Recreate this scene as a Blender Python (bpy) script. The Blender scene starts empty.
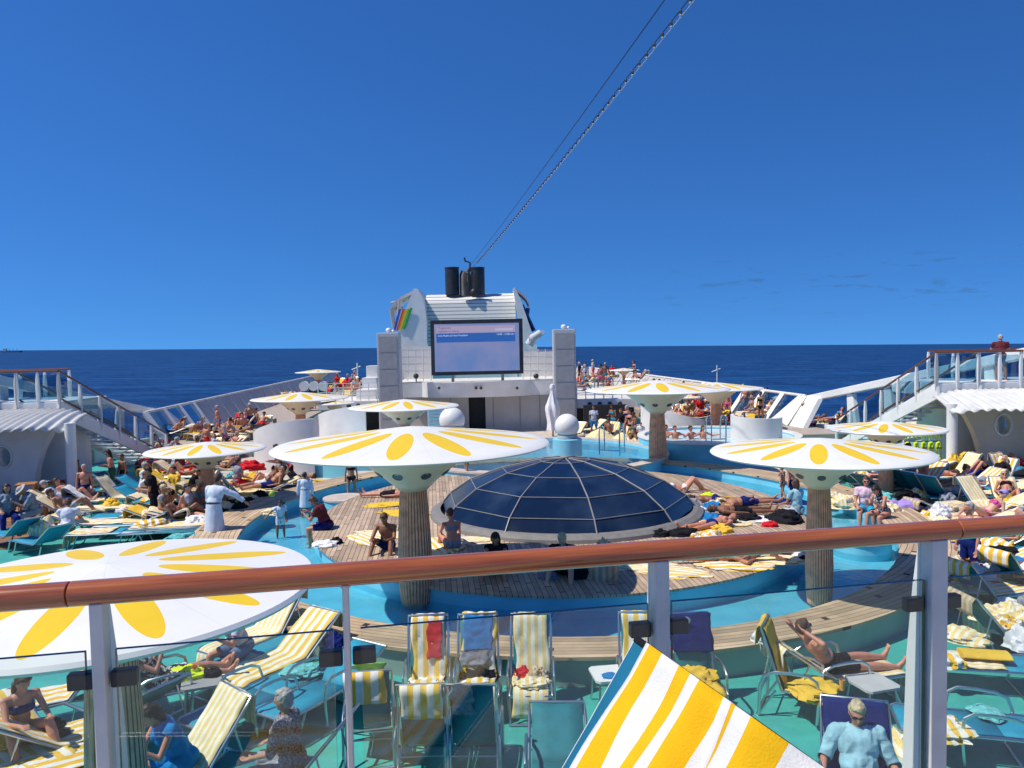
import bpy, math, random
import numpy as np
from mathutils import Vector, Matrix, noise
R = math.radians
random.seed(7)
SC = bpy.context.scene
COL = SC.collection
F = 770.0
PIT, ROL = R(2.79), R(1.2)
EYE = Vector((0, 0, 4.8))
_f = Vector((0, math.cos(PIT), -math.sin(PIT)))
_r0 = Vector((1, 0, 0)); _u0 = Vector((0, math.sin(PIT), math.cos(PIT)))
_r = _r0*math.cos(ROL) - _u0*math.sin(ROL)
_u = _u0*math.cos(ROL) + _r0*math.sin(ROL)
def ray(px, py): return _f + _r*((px-512)/F) - _u*((py-384)/F)
def G(px, py, z=0.0):
    d = ray(px, py); t = (z-EYE.z)/d.z; return EYE + d*t
def P(px, py, Y):
    d = ray(px, py); return EYE + d*(Y/d.y)
def proj(v):
    d = v-EYE; w = d.dot(_f); return 512+F*d.dot(_r)/w, 384-F*d.dot(_u)/w
cam = bpy.data.cameras.new('camera'); camo = bpy.data.objects.new('camera', cam); COL.objects.link(camo)
cam.sensor_width = 36; cam.lens = F/1024*36; cam.clip_start = .05; cam.clip_end = 60000
M4 = Matrix((( _r.x,_u.x,-_f.x,EYE.x),(_r.y,_u.y,-_f.y,EYE.y),(_r.z,_u.z,-_f.z,EYE.z),(0,0,0,1)))
camo.matrix_world = M4; SC.camera = camo

# ---------------------------------------------------------------- materials
def nt(name):
    m = bpy.data.materials.new(name); m.use_nodes = True
    n = m.node_tree; return m, n, n.nodes['Principled BSDF']
def setp(b, k, v):
    if k in b.inputs: b.inputs[k].default_value = v
MATS = {}
def mat(name, col, rough=.55, metal=0, var=.12, vscale=6, bump=0, bscale=40, spec=.5, trans=0, emit=None, sheen=0):
    if name in MATS: return MATS[name]
    m, n, b = nt(name)
    c = (*col, 1)
    b.inputs['Base Color'].default_value = c
    setp(b, 'Roughness', rough); setp(b, 'Metallic', metal); setp(b, 'Specular IOR Level', spec)
    if trans: setp(b, 'Transmission Weight', trans)
    if sheen: setp(b, 'Sheen Weight', sheen)
    tc = n.nodes.new('ShaderNodeTexCoord')
    if var:
        nz = n.nodes.new('ShaderNodeTexNoise'); nz.inputs['Scale'].default_value = vscale; nz.inputs['Detail'].default_value = 5
        n.links.new(tc.outputs['Object'], nz.inputs['Vector'])
        mr = n.nodes.new('ShaderNodeMapRange'); mr.inputs['From Min'].default_value = .3; mr.inputs['From Max'].default_value = .7
        mr.inputs['To Min'].default_value = 1-var; mr.inputs['To Max'].default_value = 1+var
        n.links.new(nz.outputs['Fac'], mr.inputs['Value'])
        vm = n.nodes.new('ShaderNodeVectorMath'); vm.operation = 'SCALE'; vm.inputs[0].default_value = col
        n.links.new(mr.outputs['Result'], vm.inputs['Scale']); n.links.new(vm.outputs['Vector'], b.inputs['Base Color'])
    if bump:
        nb = n.nodes.new('ShaderNodeTexNoise'); nb.inputs['Scale'].default_value = bscale; nb.inputs['Detail'].default_value = 4
        n.links.new(tc.outputs['Object'], nb.inputs['Vector'])
        bp = n.nodes.new('ShaderNodeBump'); bp.inputs['Strength'].default_value = bump; bp.inputs['Distance'].default_value = .02
        n.links.new(nb.outputs['Fac'], bp.inputs['Height']); n.links.new(bp.outputs['Normal'], b.inputs['Normal'])
    if emit:
        setp(b, 'Emission Color', (*emit[:3], 1)); setp(b, 'Emission Strength', emit[3])
    MATS[name] = m; return m
class NB:
    """tiny node helper"""
    def __init__(s, n): s.n = n
    def m(s, op, a, b=None, c=None):
        x = s.n.nodes.new('ShaderNodeMath'); x.operation = op
        for i, v in enumerate((a, b, c)):
            if v is None: continue
            if isinstance(v, (int, float)): x.inputs[i].default_value = v
            else: s.n.links.new(v, x.inputs[i])
        return x.outputs[0]
    def mix(s, fac, a, b):
        x = s.n.nodes.new('ShaderNodeMix'); x.data_type = 'RGBA'
        for k, v in ((0, fac), (6, a), (7, b)):
            if isinstance(v, (int, float)): x.inputs[k].default_value = v
            elif isinstance(v, tuple): x.inputs[k].default_value = (*v, 1)
            else: s.n.links.new(v, x.inputs[k])
        return x.outputs[2]
    def noise(s, vec, scale, detail=4, rough=.5):
        x = s.n.nodes.new('ShaderNodeTexNoise'); x.inputs['Scale'].default_value = scale; x.inputs['Detail'].default_value = detail
        x.inputs['Roughness'].default_value = rough
        s.n.links.new(vec, x.inputs['Vector']); return x.outputs['Fac']
    def xyz(s, kind='Object'):
        t = s.n.nodes.new('ShaderNodeTexCoord'); x = s.n.nodes.new('ShaderNodeSeparateXYZ')
        s.n.links.new(t.outputs[kind], x.inputs[0]); return t.outputs[kind], x.outputs[0], x.outputs[1], x.outputs[2]
    def rng(s, v, a, b, c, d):
        x = s.n.nodes.new('ShaderNodeMapRange'); s.n.links.new(v, x.inputs[0])
        for i, q in enumerate((a, b, c, d)): x.inputs[i+1].default_value = q
        return x.outputs[0]
    def bump(s, h, st, dist, bsdf):
        x = s.n.nodes.new('ShaderNodeBump'); x.inputs['Strength'].default_value = st; x.inputs['Distance'].default_value = dist
        s.n.links.new(h, x.inputs['Height']); s.n.links.new(x.outputs[0], bsdf.inputs['Normal'])
def wood_planks(name, col, w, mode, line=.07, dark=(.03,.022,.016), var=.3, seg=3.0, angle=0):
    m, n, b = nt(name); h = NB(n); vec, x, y, z = h.xyz()
    if mode == 'polar':
        r = h.m('SQRT', h.m('ADD', h.m('MULTIPLY', x, x), h.m('MULTIPLY', y, y)))
        a = h.m('MULTIPLY', h.m('ARCTAN2', y, x), 9.0); u, v = r, a
    else:
        ca, sa = math.cos(angle), math.sin(angle)
        u = h.m('ADD', h.m('MULTIPLY', x, ca), h.m('MULTIPLY', y, sa))
        v = h.m('SUBTRACT', h.m('MULTIPLY', y, ca), h.m('MULTIPLY', x, sa))
    uw = h.m('DIVIDE', u, w); fr = h.m('FRACT', uw); fl = h.m('FLOOR', uw)
    wn = n.nodes.new('ShaderNodeTexWhiteNoise'); wn.noise_dimensions = '2D'
    cb = n.nodes.new('ShaderNodeCombineXYZ')
    wn1 = n.nodes.new('ShaderNodeTexWhiteNoise'); wn1.noise_dimensions = '1D'; n.links.new(fl, wn1.inputs['W'])
    vv = h.m('ADD', h.m('DIVIDE', v, seg), wn1.outputs['Value'])
    vf = h.m('FRACT', vv); vl = h.m('FLOOR', vv)
    n.links.new(fl, cb.inputs[0]); n.links.new(vl, cb.inputs[1]); n.links.new(cb.outputs[0], wn.inputs['Vector'])
    tone = h.rng(wn.outputs['Value'], 0, 1, 1-var, 1+var*.6)
    g = h.noise(vec, 3.0, 5); tone = h.m('MULTIPLY', tone, h.rng(g, .3, .7, .8, 1.15))
    sc = n.nodes.new('ShaderNodeVectorMath'); sc.operation = 'SCALE'; sc.inputs[0].default_value = col
    n.links.new(tone, sc.inputs['Scale'])
    gap = h.m('MAXIMUM', h.m('LESS_THAN', fr, line), h.m('LESS_THAN', vf, .012))
    n.links.new(h.mix(gap, sc.outputs['Vector'], dark), b.inputs['Base Color']); setp(b, 'Roughness', .7)
    h.bump(h.m('SUBTRACT', 1, gap), .4, .01, b)
    MATS[name] = m; return m
def stripes(name, c1, c2, w, f=.5, axis=0, ph=0.0, fine=True):
    m, n, b = nt(name); h = NB(n); vec, x, y, z = h.xyz()
    u = (x, y, z)[axis]
    wob = h.rng(h.noise(vec, 4, 3), 0, 1, -.12, .12)
    fr = h.m('FRACT', h.m('ADD', h.m('ADD', h.m('DIVIDE', u, w), ph), h.m('MULTIPLY', wob, .4)))
    fac = h.m('LESS_THAN', fr, f)
    tone = h.rng(h.noise(vec, 9, 5), .25, .75, .86, 1.08)
    c = h.mix(fac, c1, c2)
    sc = n.nodes.new('ShaderNodeVectorMath'); sc.operation = 'SCALE'; n.links.new(c, sc.inputs[0]); n.links.new(tone, sc.inputs['Scale'])
    n.links.new(sc.outputs[0], b.inputs['Base Color']); setp(b, 'Roughness', .95); setp(b, 'Specular IOR Level', .1)
    h.bump(h.noise(vec, 260, 2), .35, .004, b)
    MATS[name] = m; return m

WHITE = mat('white_paint', (.78,.77,.74), .42, var=.09, vscale=1.1)
ROOFW = mat('roof_sheet', (.60,.60,.58), .5, var=.1, vscale=2)
WHITE2 = mat('warm_white_paint', (.74,.71,.65), .5, var=.07, vscale=1.2)
GREYP = mat('grey_paint', (.34,.34,.35), .6, var=.1, vscale=3)
GREYL = mat('light_grey_paint', (.5,.5,.5), .55, var=.08)
BEIGE = mat('beige_wall', (.55,.52,.48), .6, var=.08, vscale=1)
DARK = mat('dark_interior', (.02,.02,.022), .6, var=.2)
BLACK = mat('black_steel', (.03,.031,.035), .45, var=.3, vscale=3)
ALU = mat('aluminium_tube', (.62,.63,.64), .3, 1, var=.05)
CHROME = mat('chrome', (.75,.76,.77), .12, 1, var=0)
TEALFAB = mat('teal_sling', (.008,.17,.21), .7, var=.12, vscale=8, bump=.2, bscale=300)
BLUEFAB = mat('blue_sling', (.008,.27,.42), .65, var=.1, vscale=8, bump=.2, bscale=300)
DECKM, _n, _b = nt('teal_deck_paint'); _h = NB(_n); _v, _x, _y, _z = _h.xyz()
_t = _h.m('MULTIPLY', _h.rng(_h.noise(_v, .6, 7, .6), .3, .7, .76, 1.12), _h.rng(_h.noise(_v, 7, 8, .75), .3, .75, .86, 1.10))
_s = _n.nodes.new('ShaderNodeVectorMath'); _s.operation = 'SCALE'; _s.inputs[0].default_value = (.055,.41,.37); _n.links.new(_t, _s.inputs['Scale'])
_n.links.new(_s.outputs[0], _b.inputs['Base Color']); _n.links.new(_h.rng(_h.noise(_v, 2, 4), .3, .7, .4, .65), _b.inputs['Roughness'])
_h.bump(_h.noise(_v, 120, 3), .25, .004, _b)
POOLM = mat('pool_blue', (.17,.53,.66), .4, var=.12, vscale=1.5)
POOLW = mat('pool_wall_teal', (.30,.43,.39), .5, var=.1, vscale=2)
POOLC = mat('drum_cyan', (.22,.58,.72), .45, var=.06)
PLANK = wood_planks('weathered_teak', (.47,.345,.24), .105, 'lin', angle=R(6), line=.1)
PLANKR = wood_planks('teak_rim', (.52,.375,.24), .115, 'polar', seg=9.0, line=.09)
PLANKB = wood_planks('brown_deck_boards', (.27,.14,.07), .12, 'lin', angle=R(95))
SLAT = mat('teak_slat', (.86,.39,.22), .6, var=.25, vscale=7)
SLATD = mat('slat_gap', (.15,.10,.07), .8)
VARN, _n, _b = nt('varnished_handrail'); _h = NB(_n); _v, _x, _y, _z = _h.xyz()
_m = _n.nodes.new('ShaderNodeMapping'); _m.inputs['Scale'].default_value = (1.2, 30, 30); _n.links.new(_v, _m.inputs[0])
_g = _h.noise(_m.outputs[0], 3, 6, .6)
_n.links.new(_h.mix(_h.rng(_g, .3, .7, 0, 1), (.23,.050,.012), (.48,.135,.030)), _b.inputs['Base Color'])
setp(_b, 'Roughness', .2); setp(_b, 'Coat Weight', 1.0); setp(_b, 'Coat Roughness', .08)
CREAM = mat('cream_shell', (.90,.72,.49), .35, var=.05, vscale=2)
def glass_mat(name, tint, refl=.9, rough=.01, base=.04):
    m = bpy.data.materials.new(name); m.use_nodes = True; n = m.node_tree
    n.nodes.clear(); o = n.nodes.new('ShaderNodeOutputMaterial'); mx = n.nodes.new('ShaderNodeMixShader')
    t = n.nodes.new('ShaderNodeBsdfTransparent'); t.inputs[0].default_value = (*tint, 1)
    g = n.nodes.new('ShaderNodeBsdfGlossy'); g.inputs['Roughness'].default_value = rough; g.inputs['Color'].default_value = (refl,)*3+(1,)
    ge = n.nodes.new('ShaderNodeNewGeometry'); dt = n.nodes.new('ShaderNodeVectorMath'); dt.operation = 'DOT_PRODUCT'; dt.name = 'dot'
    n.links.new(ge.outputs['Incoming'], dt.inputs[0]); n.links.new(ge.outputs['Normal'], dt.inputs[1]); hb = NB(n)
    fc = hb.m('ADD', base, hb.m('MULTIPLY', 1-base, hb.m('POWER', hb.m('SUBTRACT', 1.0, hb.m('ABSOLUTE', dt.outputs['Value'])), 5.0)))
    n.links.new(fc, mx.inputs[0]); n.links.new(t.outputs[0], mx.inputs[1]); n.links.new(g.outputs[0], mx.inputs[2])
    n.links.new(mx.outputs[0], o.inputs[0]); MATS[name] = m; return m
RAILW = mat('stair_handrail', (.15,.055,.03), .35)
GLASS = glass_mat('clear_glass', (.91,.95,.94))
GLASSB = glass_mat('bluish_glass', (.62,.78,.85))
GEDGE = mat('glass_edge', (.015,.06,.05), .15, var=0)
# pool water: tinted transparent sheet with rippled reflection
WATER = glass_mat('pool_water', (.74,.93,.98), rough=.03, refl=.6, base=.02)
_n = WATER.node_tree; _h = NB(_n); _v, _x, _y, _z = _h.xyz()
_bp = _n.nodes.new('ShaderNodeBump'); _bp.inputs['Strength'].default_value = .3; _bp.inputs['Distance'].default_value = .03
_n.links.new(_h.noise(_v, 3.2, 3), _bp.inputs['Height'])
for nd in _n.nodes:
    if nd.type == 'BSDF_GLOSSY': _n.links.new(_bp.outputs[0], nd.inputs['Normal'])
DOMEG, _n, _b = nt('dark_dome_glass'); _h = NB(_n); _v, _x, _y, _z = _h.xyz()
_n.links.new(_h.mix(_h.rng(_h.noise(_v, .9, 6), .45, .75, 0, 1), (.005,.014,.040), (.025,.045,.085)), _b.inputs['Base Color'])
setp(_b, 'Roughness', .16); setp(_b, 'Specular IOR Level', .55)
# umbrella top: twelve yellow petals on white (unit radius, local coordinates)
PETAL, _n, _b = nt('petal_canopy'); _h = NB(_n); _v, _x, _y, _z = _h.xyz()
_r2 = _h.m('SQRT', _h.m('ADD', _h.m('MULTIPLY', _x, _x), _h.m('MULTIPLY', _y, _y)))
_a = _h.m('ARCTAN2', _y, _x)
_fr = _h.m('SUBTRACT', _h.m('FRACT', _h.m('DIVIDE', _a, 2*math.pi/12)), .5)
_lat = _h.m('MULTIPLY', _h.m('MULTIPLY', _fr, 2*math.pi/12), _r2)
_e = _h.m('ADD', _h.m('POWER', _h.m('DIVIDE', _h.m('SUBTRACT', _r2, .58), .34), 2.0), _h.m('POWER', _h.m('ABSOLUTE', _h.m('DIVIDE', _lat, .076)), 2.0))
_c = _h.mix(_h.m('LESS_THAN', _e, 1), (.82,.81,.77), (.86,.57,.008))
_d = _h.m('MULTIPLY', _h.rng(_h.noise(_v, 2.3, 6, .65), .35, .8, 1.0, .88), _h.rng(_h.m('MULTIPLY', _h.m('SUBTRACT', .5, _h.m('ABSOLUTE', _fr)), _r2), .0, .006, .86, 1.0))
_s = _n.nodes.new('ShaderNodeVectorMath'); _s.operation = 'SCALE'; _n.links.new(_c, _s.inputs[0]); _n.links.new(_d, _s.inputs['Scale'])
_n.links.new(_s.outputs[0], _b.inputs['Base Color']); setp(_b, 'Roughness', .45)
TS = [stripes('towel_yellow_white', (.80,.77,.68), (.80,.52,.10), .145, .48),
      stripes('towel_pale_stripe', (.80,.75,.62), (.78,.60,.26), .10, .5),
      stripes('towel_deep_stripe', (.78,.76,.72), (.80,.47,.05), .17, .5, ph=.3)]
BIGT = stripes('towel_big_stripe', (.70,.70,.69), (.76,.43,.012), .094, .52, ph=.1)
TAN = stripes('towel_tan_stripe', (.55,.47,.33), (.42,.32,.20), .12, .5)
TY = mat('towel_plain_yellow', (.78,.50,.06), .95, var=.12, bump=.5, bscale=120, spec=.1)
TN = mat('towel_navy', (.010,.022,.15), .95, var=.2, bump=.5, bscale=120, spec=.1)
TBL = mat('towel_blue', (.02,.20,.50), .95, var=.2, bump=.5, bscale=120, spec=.1)
TRED = mat('cloth_red', (.62,.02,.03), .9, var=.15, bump=.4, bscale=90, spec=.1)
TBK = mat('cloth_black', (.015,.015,.02), .9, var=.3, bump=.4, bscale=90, spec=.1)
TWH = mat('cloth_white', (.75,.75,.76), .9, var=.08, bump=.4, bscale=90, spec=.1)
TGR = mat('cloth_green', (.30,.60,.10), .9, var=.3, bump=.4, bscale=90, spec=.1)
TLI = mat('cloth_lilac', (.36,.26,.62), .9, var=.1, bump=.3, bscale=60, spec=.1)
TTL = mat('cloth_turquoise', (.15,.50,.50), .9, var=.4, vscale=30, bump=.4, bscale=90, spec=.1)
TGY = mat('cloth_grey', (.25,.27,.33), .9, var=.3, vscale=20, bump=.4, bscale=90, spec=.1)

# ---------------------------------------------------------------- mesh builder
class MB:
    def __init__(s): s.v = []; s.f = []; s.m = []
    def add(s, vs, fs, mi=0):
        o = len(s.v); s.v += [tuple(v) for v in vs]; s.f += [tuple(i+o for i in f) for f in fs]; s.m += [mi]*len(fs); return s
    def box(s, c, d, mi=0, rz=0, mt=None, ch=0):
        x, y, z = d[0]/2, d[1]/2, d[2]/2
        vs = [Vector((a*x, b*y, e*z)) for e in (-1, 1) for b in (-1, 1) for a in (-1, 1)]
        if mt is None: mt = Matrix.Translation(Vector(c)) @ Matrix.Rotation(rz, 4, 'Z')
        vs = [mt @ v for v in vs]
        return s.add(vs, [(0,2,3,1),(4,5,7,6),(0,1,5,4),(2,6,7,3),(0,4,6,2),(1,3,7,5)], mi)
    def tube(s, pts, r, n=8, mi=0, cap=True, sy=1.0, closed=False):
        pts = [Vector(p) for p in pts]; k = len(pts)
        rs = r if isinstance(r, (list, tuple)) else [r]*k
        vs = []; up = None
        for i in range(k):
            a = pts[i-1] if (i or closed) else pts[0]; b = pts[(i+1) % k] if (i < k-1 or closed) else pts[-1]
            t = (b-a).normalized()
            if up is None:
                up = Vector((0,0,1)) if abs(t.z) < .9 else Vector((0,1,0))
            sd = t.cross(up).normalized(); up = sd.cross(t).normalized()
            for j in range(n):
                an = 2*math.pi*j/n
                vs.append(pts[i] + sd*(math.cos(an)*rs[i]) + up*(math.sin(an)*rs[i]*sy))
        fs = []
        for i in range(k if closed else k-1):
            i2 = (i+1) % k
            for j in range(n):
                fs.append((i*n+j, i*n+(j+1)%n, i2*n+(j+1)%n, i2*n+j))
        if cap and not closed: fs += [tuple(range(n))[::-1], tuple((k-1)*n+j for j in range(n))]
        return s.add(vs, fs, mi)
    def lathe(s, prof, n=48, c=(0,0,0), mi=0, a0=0, a1=2*math.pi, flute=None):
        full = abs(a1-a0-2*math.pi) < 1e-6; k = n if full else n+1; vs = []
        for (r, z) in prof:
            for j in range(k):
                an = a0+(a1-a0)*j/n; rr = r*(flute(j) if flute else 1)
                vs.append((c[0]+rr*math.cos(an), c[1]+rr*math.sin(an), c[2]+z))
        fs = []
        for i in range(len(prof)-1):
            for j in range(n):
                j2 = (j+1) % k
                fs.append((i*k+j, i*k+j2, (i+1)*k+j2, (i+1)*k+j))
        return s.add(vs, fs, mi)
    def sphere(s, c, r, n=16, mi=0, fr=None):
        if not isinstance(r, (tuple, list)): r = (r, r, r)
        X, Yv, Z = fr if fr else (Vector((1,0,0)), Vector((0,1,0)), Vector((0,0,1))); c = Vector(c)
        vs = [c - Z*r[2]]; h = n//2
        for i in range(1, h):
            ph = -math.pi/2+math.pi*i/h
            for j in range(n):
                an = 2*math.pi*j/n
                vs.append(c + X*(r[0]*math.cos(ph)*math.cos(an)) + Yv*(r[1]*math.cos(ph)*math.sin(an)) + Z*(r[2]*math.sin(ph)))
        vs.append(c + Z*r[2]); L = len(vs)-1
        fs = [(0, 1+(j+1)%n, 1+j) for j in range(n)]
        for i in range(h-2):
            for j in range(n):
                a = 1+i*n; fs.append((a+j, a+(j+1)%n, a+n+(j+1)%n, a+n+j))
        a = 1+(h-2)*n; fs += [(a+j, a+(j+1)%n, L) for j in range(n)]
        return s.add(vs, fs, mi)
    def prism(s, poly, z0, z1, mi=0, mt=None):
        k = len(poly); vs = [Vector((x, y, z0)) for x, y in poly]+[Vector((x, y, z1)) for x, y in poly]
        if mt: vs = [mt @ v for v in vs]
        fs = [tuple(range(k))[::-1], tuple(range(k, 2*k))]+[(i, (i+1)%k, k+(i+1)%k, k+i) for i in range(k)]
        return s.add(vs, fs, mi)
    def grid(s, fn, nu, nv, mi=0):
        vs = [fn(i/nu, j/nv) for i in range(nu+1) for j in range(nv+1)]
        fs = [(i*(nv+1)+j, (i+1)*(nv+1)+j, (i+1)*(nv+1)+j+1, i*(nv+1)+j+1) for i in range(nu) for j in range(nv)]
        return s.add(vs, fs, mi)
    def mesh(s, name, smooth=False):
        me = bpy.data.meshes.new(name); me.from_pydata(s.v, [], s.f)
        me.polygons.foreach_set('material_index', s.m)
        if smooth: me.polygons.foreach_set('use_smooth', [True]*len(s.f))
        me.validate(); me.update(); return me
    def build(s, name, mats, parent=None, smooth=False, loc=None, rz=0):
        me = s.mesh(name, smooth)
        for m in (mats if isinstance(mats, (list, tuple)) else [mats]): me.materials.append(m)
        o = bpy.data.objects.new(name, me); COL.objects.link(o)
        if parent: o.parent = parent
        if loc is not None: o.location = loc
        o.rotation_euler.z = rz
        if smooth == 'auto' or smooth: 
            try: me.set_sharp_from_angle(angle=R(40))
            except Exception: pass
        return o
THINGS = []
def tag(o, label=None, cat=None, group=None, kind=None):
    if label: o['label'] = label
    if cat: o['category'] = cat
    if group: o['group'] = group
    if kind: o['kind'] = kind
    return o
def empty(name, loc=(0,0,0), rz=0, label=None, cat=None, group=None):
    o = bpy.data.objects.new(name, None); o.empty_display_size = .2; COL.objects.link(o)
    o.location = loc; o.rotation_euler.z = rz; return tag(o, label, cat, group)
def copy_tree(o, parent=None):
    c = o.copy(); COL.objects.link(c); c.parent = parent
    for ch in o.children: copy_tree(ch, c)
    return c
def auto(o, look, cat, group, at=None):
    """label is completed later from the neighbouring landmark"""
    THINGS.append((o, look, at)); o['category'] = cat; o['group'] = group; return o
def struct(o): o['kind'] = 'structure'; return o
def solidify(o, t, off=0):
    m = o.modifiers.new('s', 'SOLIDIFY'); m.thickness = t; m.offset = off; return o
def bevel(o, w, seg=2):
    m = o.modifiers.new('b', 'BEVEL'); m.width = w; m.segments = seg; m.limit_method = 'ANGLE'; return o
def text(body, size, parent, loc, m, rot=(R(90),0,0), align='LEFT', name='lettering'):
    cu = bpy.data.curves.new(name, 'FONT'); cu.body = body; cu.size = size; cu.align_x = align; cu.extrude = .004
    t = bpy.data.objects.new(name, cu); COL.objects.link(t)
    me = bpy.data.meshes.new_from_object(t); bpy.data.objects.remove(t)
    me.materials.clear(); me.materials.append(m)
    o = bpy.data.objects.new(name, me); COL.objects.link(o); o.parent = parent; o.location = loc; o.rotation_euler = rot; return o
# ================================================================ SETTING
AX = -.09
def ship(u, v, z=0):            # ship frame: u across, v along
    return Vector((2+AX*v+u, v, z))
# sea and sky are level with the true horizon; the ship heels slightly
TILT = R(.81)
m, n, b = nt('sea'); h = NB(n); vec, x, y, z = h.xyz()
mp = n.nodes.new('ShaderNodeMapping'); mp.inputs['Scale'].default_value = (.45, 1.0, 1); n.links.new(vec, mp.inputs[0]); mv = mp.outputs[0]
w1 = h.noise(mv, .03, 8, .62); w2 = h.noise(mv, .25, 6, .6); w3 = h.noise(mv, .006, 5, .5)
big = h.rng(w3, .35, .65, 0, 1)
tone = h.m('ADD', h.m('MULTIPLY', w1, .6), h.m('MULTIPLY', w2, .6))
c = h.mix(h.rng(tone, .52, .70, 0, 1), (.0030,.019,.078), (.016,.080,.23))
c = h.mix(h.m('MULTIPLY', big, .35), c, (.004,.03,.11))
n.links.new(c, b.inputs['Base Color']); setp(b, 'Roughness', .45); setp(b, 'Specular IOR Level', .12)
h.bump(h.m('ADD', h.m('MULTIPLY', w1, 3), w2), .7, .8, b)
MB().add([(-40000,-6000,0),(40000,-6000,0),(40000,40000,0),(-40000,40000,0)], [(0,1,2,3)]).build('sea', m)
sea = bpy.data.objects['sea']; sea.rotation_euler = (0, TILT, 0); sea.location = (0,0,-24); tag(sea, kind='structure')

w = bpy.data.worlds.new('World'); SC.world = w; w.use_nodes = True; n = w.node_tree; n.nodes.clear()
o = n.nodes.new('ShaderNodeOutputWorld'); bg = n.nodes.new('ShaderNodeBackground')
sk = n.nodes.new('ShaderNodeTexSky'); sk.sky_type = 'NISHITA'; sk.sun_disc = False
SUNDIR = Vector((-.62, -.14, 1.0)).normalized()       # towards the sun
sk.sun_elevation = math.asin(SUNDIR.z); sk.sun_rotation = math.atan2(SUNDIR.x, SUNDIR.y)
sk.altitude = 0; sk.air_density = 1.0; sk.dust_density = 0; sk.ozone_density = 4.0
SC.cycles.transparent_max_bounces = 32
tc = n.nodes.new('ShaderNodeTexCoord'); mp = n.nodes.new('ShaderNodeMapping'); mp.vector_type = 'POINT'
mp.inputs['Rotation'].default_value = (0, -TILT, 0); mp.inputs['Location'].default_value = (0, 0, .17)
n.links.new(tc.outputs['Generated'], mp.inputs[0]); n.links.new(mp.outputs[0], sk.inputs[0])
hs = n.nodes.new('ShaderNodeHueSaturation'); hs.inputs['Saturation'].default_value = 1.12; hs.inputs['Hue'].default_value = .507
tn = n.nodes.new('ShaderNodeVectorMath'); tn.operation = 'MULTIPLY'; tn.inputs[1].default_value = (.48, 1.02, 1.46)
n.links.new(sk.outputs[0], hs.inputs['Color']); n.links.new(hs.outputs[0], tn.inputs[0]); hw = NB(n); sx = n.nodes.new('ShaderNodeSeparateXYZ'); n.links.new(tc.outputs['Generated'], sx.inputs[0])
cm = n.nodes.new('ShaderNodeMapping'); cm.inputs['Scale'].default_value = (7, 7, 42); n.links.new(tc.outputs['Generated'], cm.inputs[0])
cn = hw.rng(hw.noise(cm.outputs[0], 3.2, 5, .6), .57, .70, 0, 1); band = hw.m('MULTIPLY', hw.rng(sx.outputs[2], .025, .045, 0, 1), hw.rng(sx.outputs[2], .085, .11, 1, 0)); side = hw.rng(sx.outputs[0], .12, .3, 0, 1)
cf = hw.m('MULTIPLY', hw.m('MULTIPLY', cn, band), hw.m('MULTIPLY', side, .75)); dk = n.nodes.new('ShaderNodeVectorMath'); dk.operation = 'MULTIPLY'; dk.inputs[1].default_value = (.95, .72, .62)
n.links.new(tn.outputs[0], dk.inputs[0]); n.links.new(hw.mix(cf, tn.outputs[0], dk.outputs[0]), bg.inputs[0])
bg.inputs[1].default_value = .092; n.links.new(bg.outputs[0], o.inputs[0])
sl = bpy.data.lights.new('sun', 'SUN'); sl.energy = 4.9; sl.angle = R(.53); sl.color = (1, .94, .83)
so = bpy.data.objects.new('sun', sl); COL.objects.link(so); so.rotation_euler = SUNDIR.to_track_quat('Z', 'Y').to_euler()
SC.view_settings.view_transform = 'Standard'; SC.view_settings.look = 'None'; SC.view_settings.exposure = 0; SC.view_settings.gamma = 1

# ---- decks
def poly_slab(name, pts, z0, z1, m, mt=None):
    o = MB().prism(pts, z0, z1).build(name, m); return struct(o)
HW = 16.4
def edge(s, v): p = ship(s*HW, v); return (p.x, p.y)
poly_slab('pool_deck', [edge(-1.2,-8), edge(1.2,-8), edge(1.2,20), edge(1.02,39), edge(1,112), edge(-1,112), edge(-1.02,39), edge(-1.2,20)], -.6, 0, DECKM)
hull = poly_slab('ship_hull', [edge(-1.22,-40), edge(1.22,-40), edge(1.22,20), edge(1.04,39), edge(1.015,100), (ship(8,128).x,128), (ship(0,140).x,140), (ship(-8,128).x,128), edge(-1.015,100), edge(-1.04,39), edge(-1.22,20)], -23.5, -.604, WHITE)
STONE2 = mat('terrace_boards', (.40,.33,.27), .65, var=.15, vscale=2)
# side terraces (pale boards) and the forward sun decks
for s, y0 in ((-1, 35), (1, 35)):
    a, b2 = ship(s*HW, y0), ship(s*HW, 110); c2, d2 = ship(s*10.2, 110), ship(s*10.8, y0)
    pts = [(a.x,a.y),(d2.x,d2.y),(c2.x,c2.y),(b2.x,b2.y)] if s < 0 else [(a.x,a.y),(b2.x,b2.y),(c2.x,c2.y),(d2.x,d2.y)]
    poly_slab('side_terrace', pts, .004, .5, STONE2)
# brown boards under the left canopy and on the right
for nm, pts in (('boarded_floor', [(-19,19),(-12.6,19),(-13.6,24.5),(-14.2,27),(-19,27)]), ('boarded_floor', [(14.0,21.5),(19,21.5),(19,29),(13.8,28)])):
    poly_slab(nm, pts, .001, .012, PLANKB)
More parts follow.
